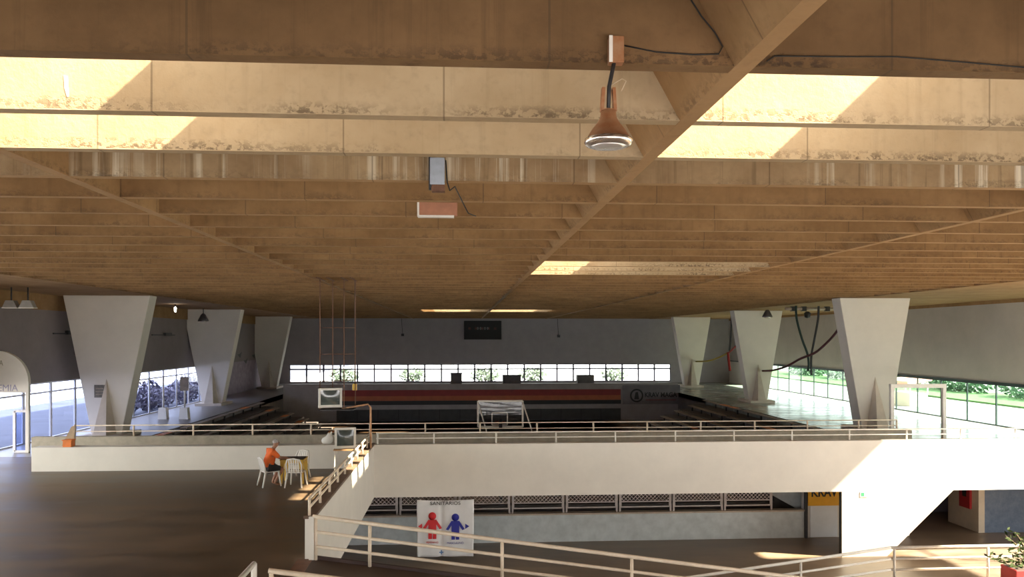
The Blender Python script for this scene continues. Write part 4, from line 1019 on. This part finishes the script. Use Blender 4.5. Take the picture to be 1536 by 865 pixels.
# posts with white bases by the left glazing
for x, y0, y1, lab, sign in ((245, 638, 563, 'white based pole stand before the left glazing', False), (277, 630, 565, 'white based signpost with a dark plate before the left glazing', True)):
    Yp = 44.0; p = pix(x, y0, Y=Yp); tpz = pix(x, y1, Y=Yp).z
    e = thing('pole_stand', lab, 'signpost', (p.x, Yp, 0))
    MB().prism([(p.x - .24, 0), (p.x + .24, 0), (p.x + .19, .62), (p.x - .19, .62)], Yp - .2, Yp + .2).build('base', M_WHITE, e)
    MB().tube([(p.x, Yp, .6), (p.x, Yp, tpz)], .05, 8).build('pole', M_RAILW, e)
    if sign: MB().box(p.x - .22, p.x + .22, Yp - .08, Yp - .04, tpz - .75, tpz).build('plate', M_BENCH, e)
# shrubs outside the left glazing
for i in range(6):
    shrub('tangled_shrub', ['first', 'second', 'third', 'fourth', 'fifth', 'sixth', 'seventh'][i] + ' dark tangled shrub outside the left glazing, counted from the near end', 'shrub', (XWL - 1.3 - .3 * (i % 2), 44.5 + i * 2.7, .55 + .15 * (i % 3)), (.8, 1.25, .75 + .12 * (i % 3)), 420, .16, M_LEAFD, 'shrubs outside the left glazing')
# birds painted on the mauve wall
for i, (x, y) in enumerate(((360, 533), (381, 534), (369, 542))):
    p = pix(x, y, X=XWL + .02)
    k = MB(); k.add([(XWL + .01, p.y - .7, p.z + .1), (XWL + .012, p.y - .1, p.z + .12), (XWL + .01, p.y + .6, p.z + .3), (XWL + .012, p.y + .1, p.z - .2)], [(0, 1, 3), (1, 2, 3)])
    k.build('painted_bird', M_DARK, wl)
# outside right: lawn, hedge, kiosk
struct(MB().box(36, 43, -20, 120, -.12, .0).build('lawn', mat('lawn', (0.055, 0.13, 0.035), .9, .2, 2)), 'green lawn strip outside the right glazing', 'lawn')
for i in range(5):
    shrub('clipped_hedge', ['first', 'second', 'third', 'fourth', 'fifth'][i] + ' block of green hedge outside the right glazing, counted from the far end', 'hedge', (41.5, 92 - i * 9.5, .9), (1.4, 4.6, 1.3), 900, .3, mat('hedge_leaf', (0.05, 0.14, 0.055), .6, .3, 3), 'hedge outside the right glazing')
e = thing('market_stall', 'white stall with a salmon awning outside the right glazing', 'stall', (30.2, 51.5, -.12))
MB().box(29.6, 30.8, 50.2, 52.8, -.12, .75).build('counter', M_WHITE, e)
for x in (29.6, 30.8):
    for y in (50.2, 52.8): MB().bar((x, y, .7), (x, y, 1.5), .06).build('post', M_RAILW, e)
MB().prism([(29.3, 1.3), (31.0, 1.6), (31.0, 1.75), (29.3, 1.55)], 50.0, 53.0).build('awning', mat('salmon_awning', (0.75, 0.36, 0.28), .7, .05, 3), e)

# ------------------------------------------------------------------ potted plant on the landing
pp = pix(1532, 850, Y=19.6)
e = thing('potted_plant', 'leafy plant in a red pot on the ramp landing', 'plant', (pp.x, 19.6, ZLD))
MB().box(pp.x - .36, pp.x + .5, 19.3, 19.9, ZLD, pp.z).build('pot', mat('red_pot', (0.36, 0.025, 0.03), .5, .1, 4), e, bevel=.02)
MB().box(pp.x - .33, pp.x + .47, 19.33, 19.87, pp.z - .02, pp.z + .004).build('soil', mat('soil', (0.06, 0.04, 0.03), .9, .2, 6), e)
rr = random.Random(11)
M_PLANT = mat('plant_leaf', (0.035, 0.05, 0.012), .8, .3, 6, col2=(0.018, 0.03, 0.01), spec=.1)
M_STEM = mat('plant_stem', (0.16, 0.11, 0.07), .7, .1, 6)
tips = [(1483, 835), (1508, 803), (1522, 797), (1532, 812), (1530, 838), (1514, 828), (1545, 806), (1500, 840), (1520, 846)]
for q, (tx, ty) in enumerate(tips):
    tp = pix(tx, ty, Y=19.6 + rr.uniform(-.2, .2)); bs = Vector((pp.x + rr.uniform(-.15, .3), 19.6, pp.z))
    md = (bs + tp) / 2 + Vector((0, 0, .12))
    st = MB().tube(smooth([bs, md, tp], 4), [.014] * 4 + [.01] * 4 + [.006], 5).build('branch', M_STEM, e)
    lf = MB()
    for _ in range(16):
        f = rr.uniform(.35, 1.05); c = bs.lerp(tp, f) + Vector((rr.uniform(-.12, .12), rr.uniform(-.12, .12), rr.uniform(-.05, .12)))
        u = Vector((rr.gauss(0, 1), rr.gauss(0, 1), rr.gauss(0, .5))).normalized(); v = u.orthogonal().normalized()
        lf.add([c - u * .09, c + v * .03, c + u * .09, c - v * .03], [(0, 1, 2, 3)])
    lf.build('leaves', M_PLANT, st)['kind'] = 'stuff'
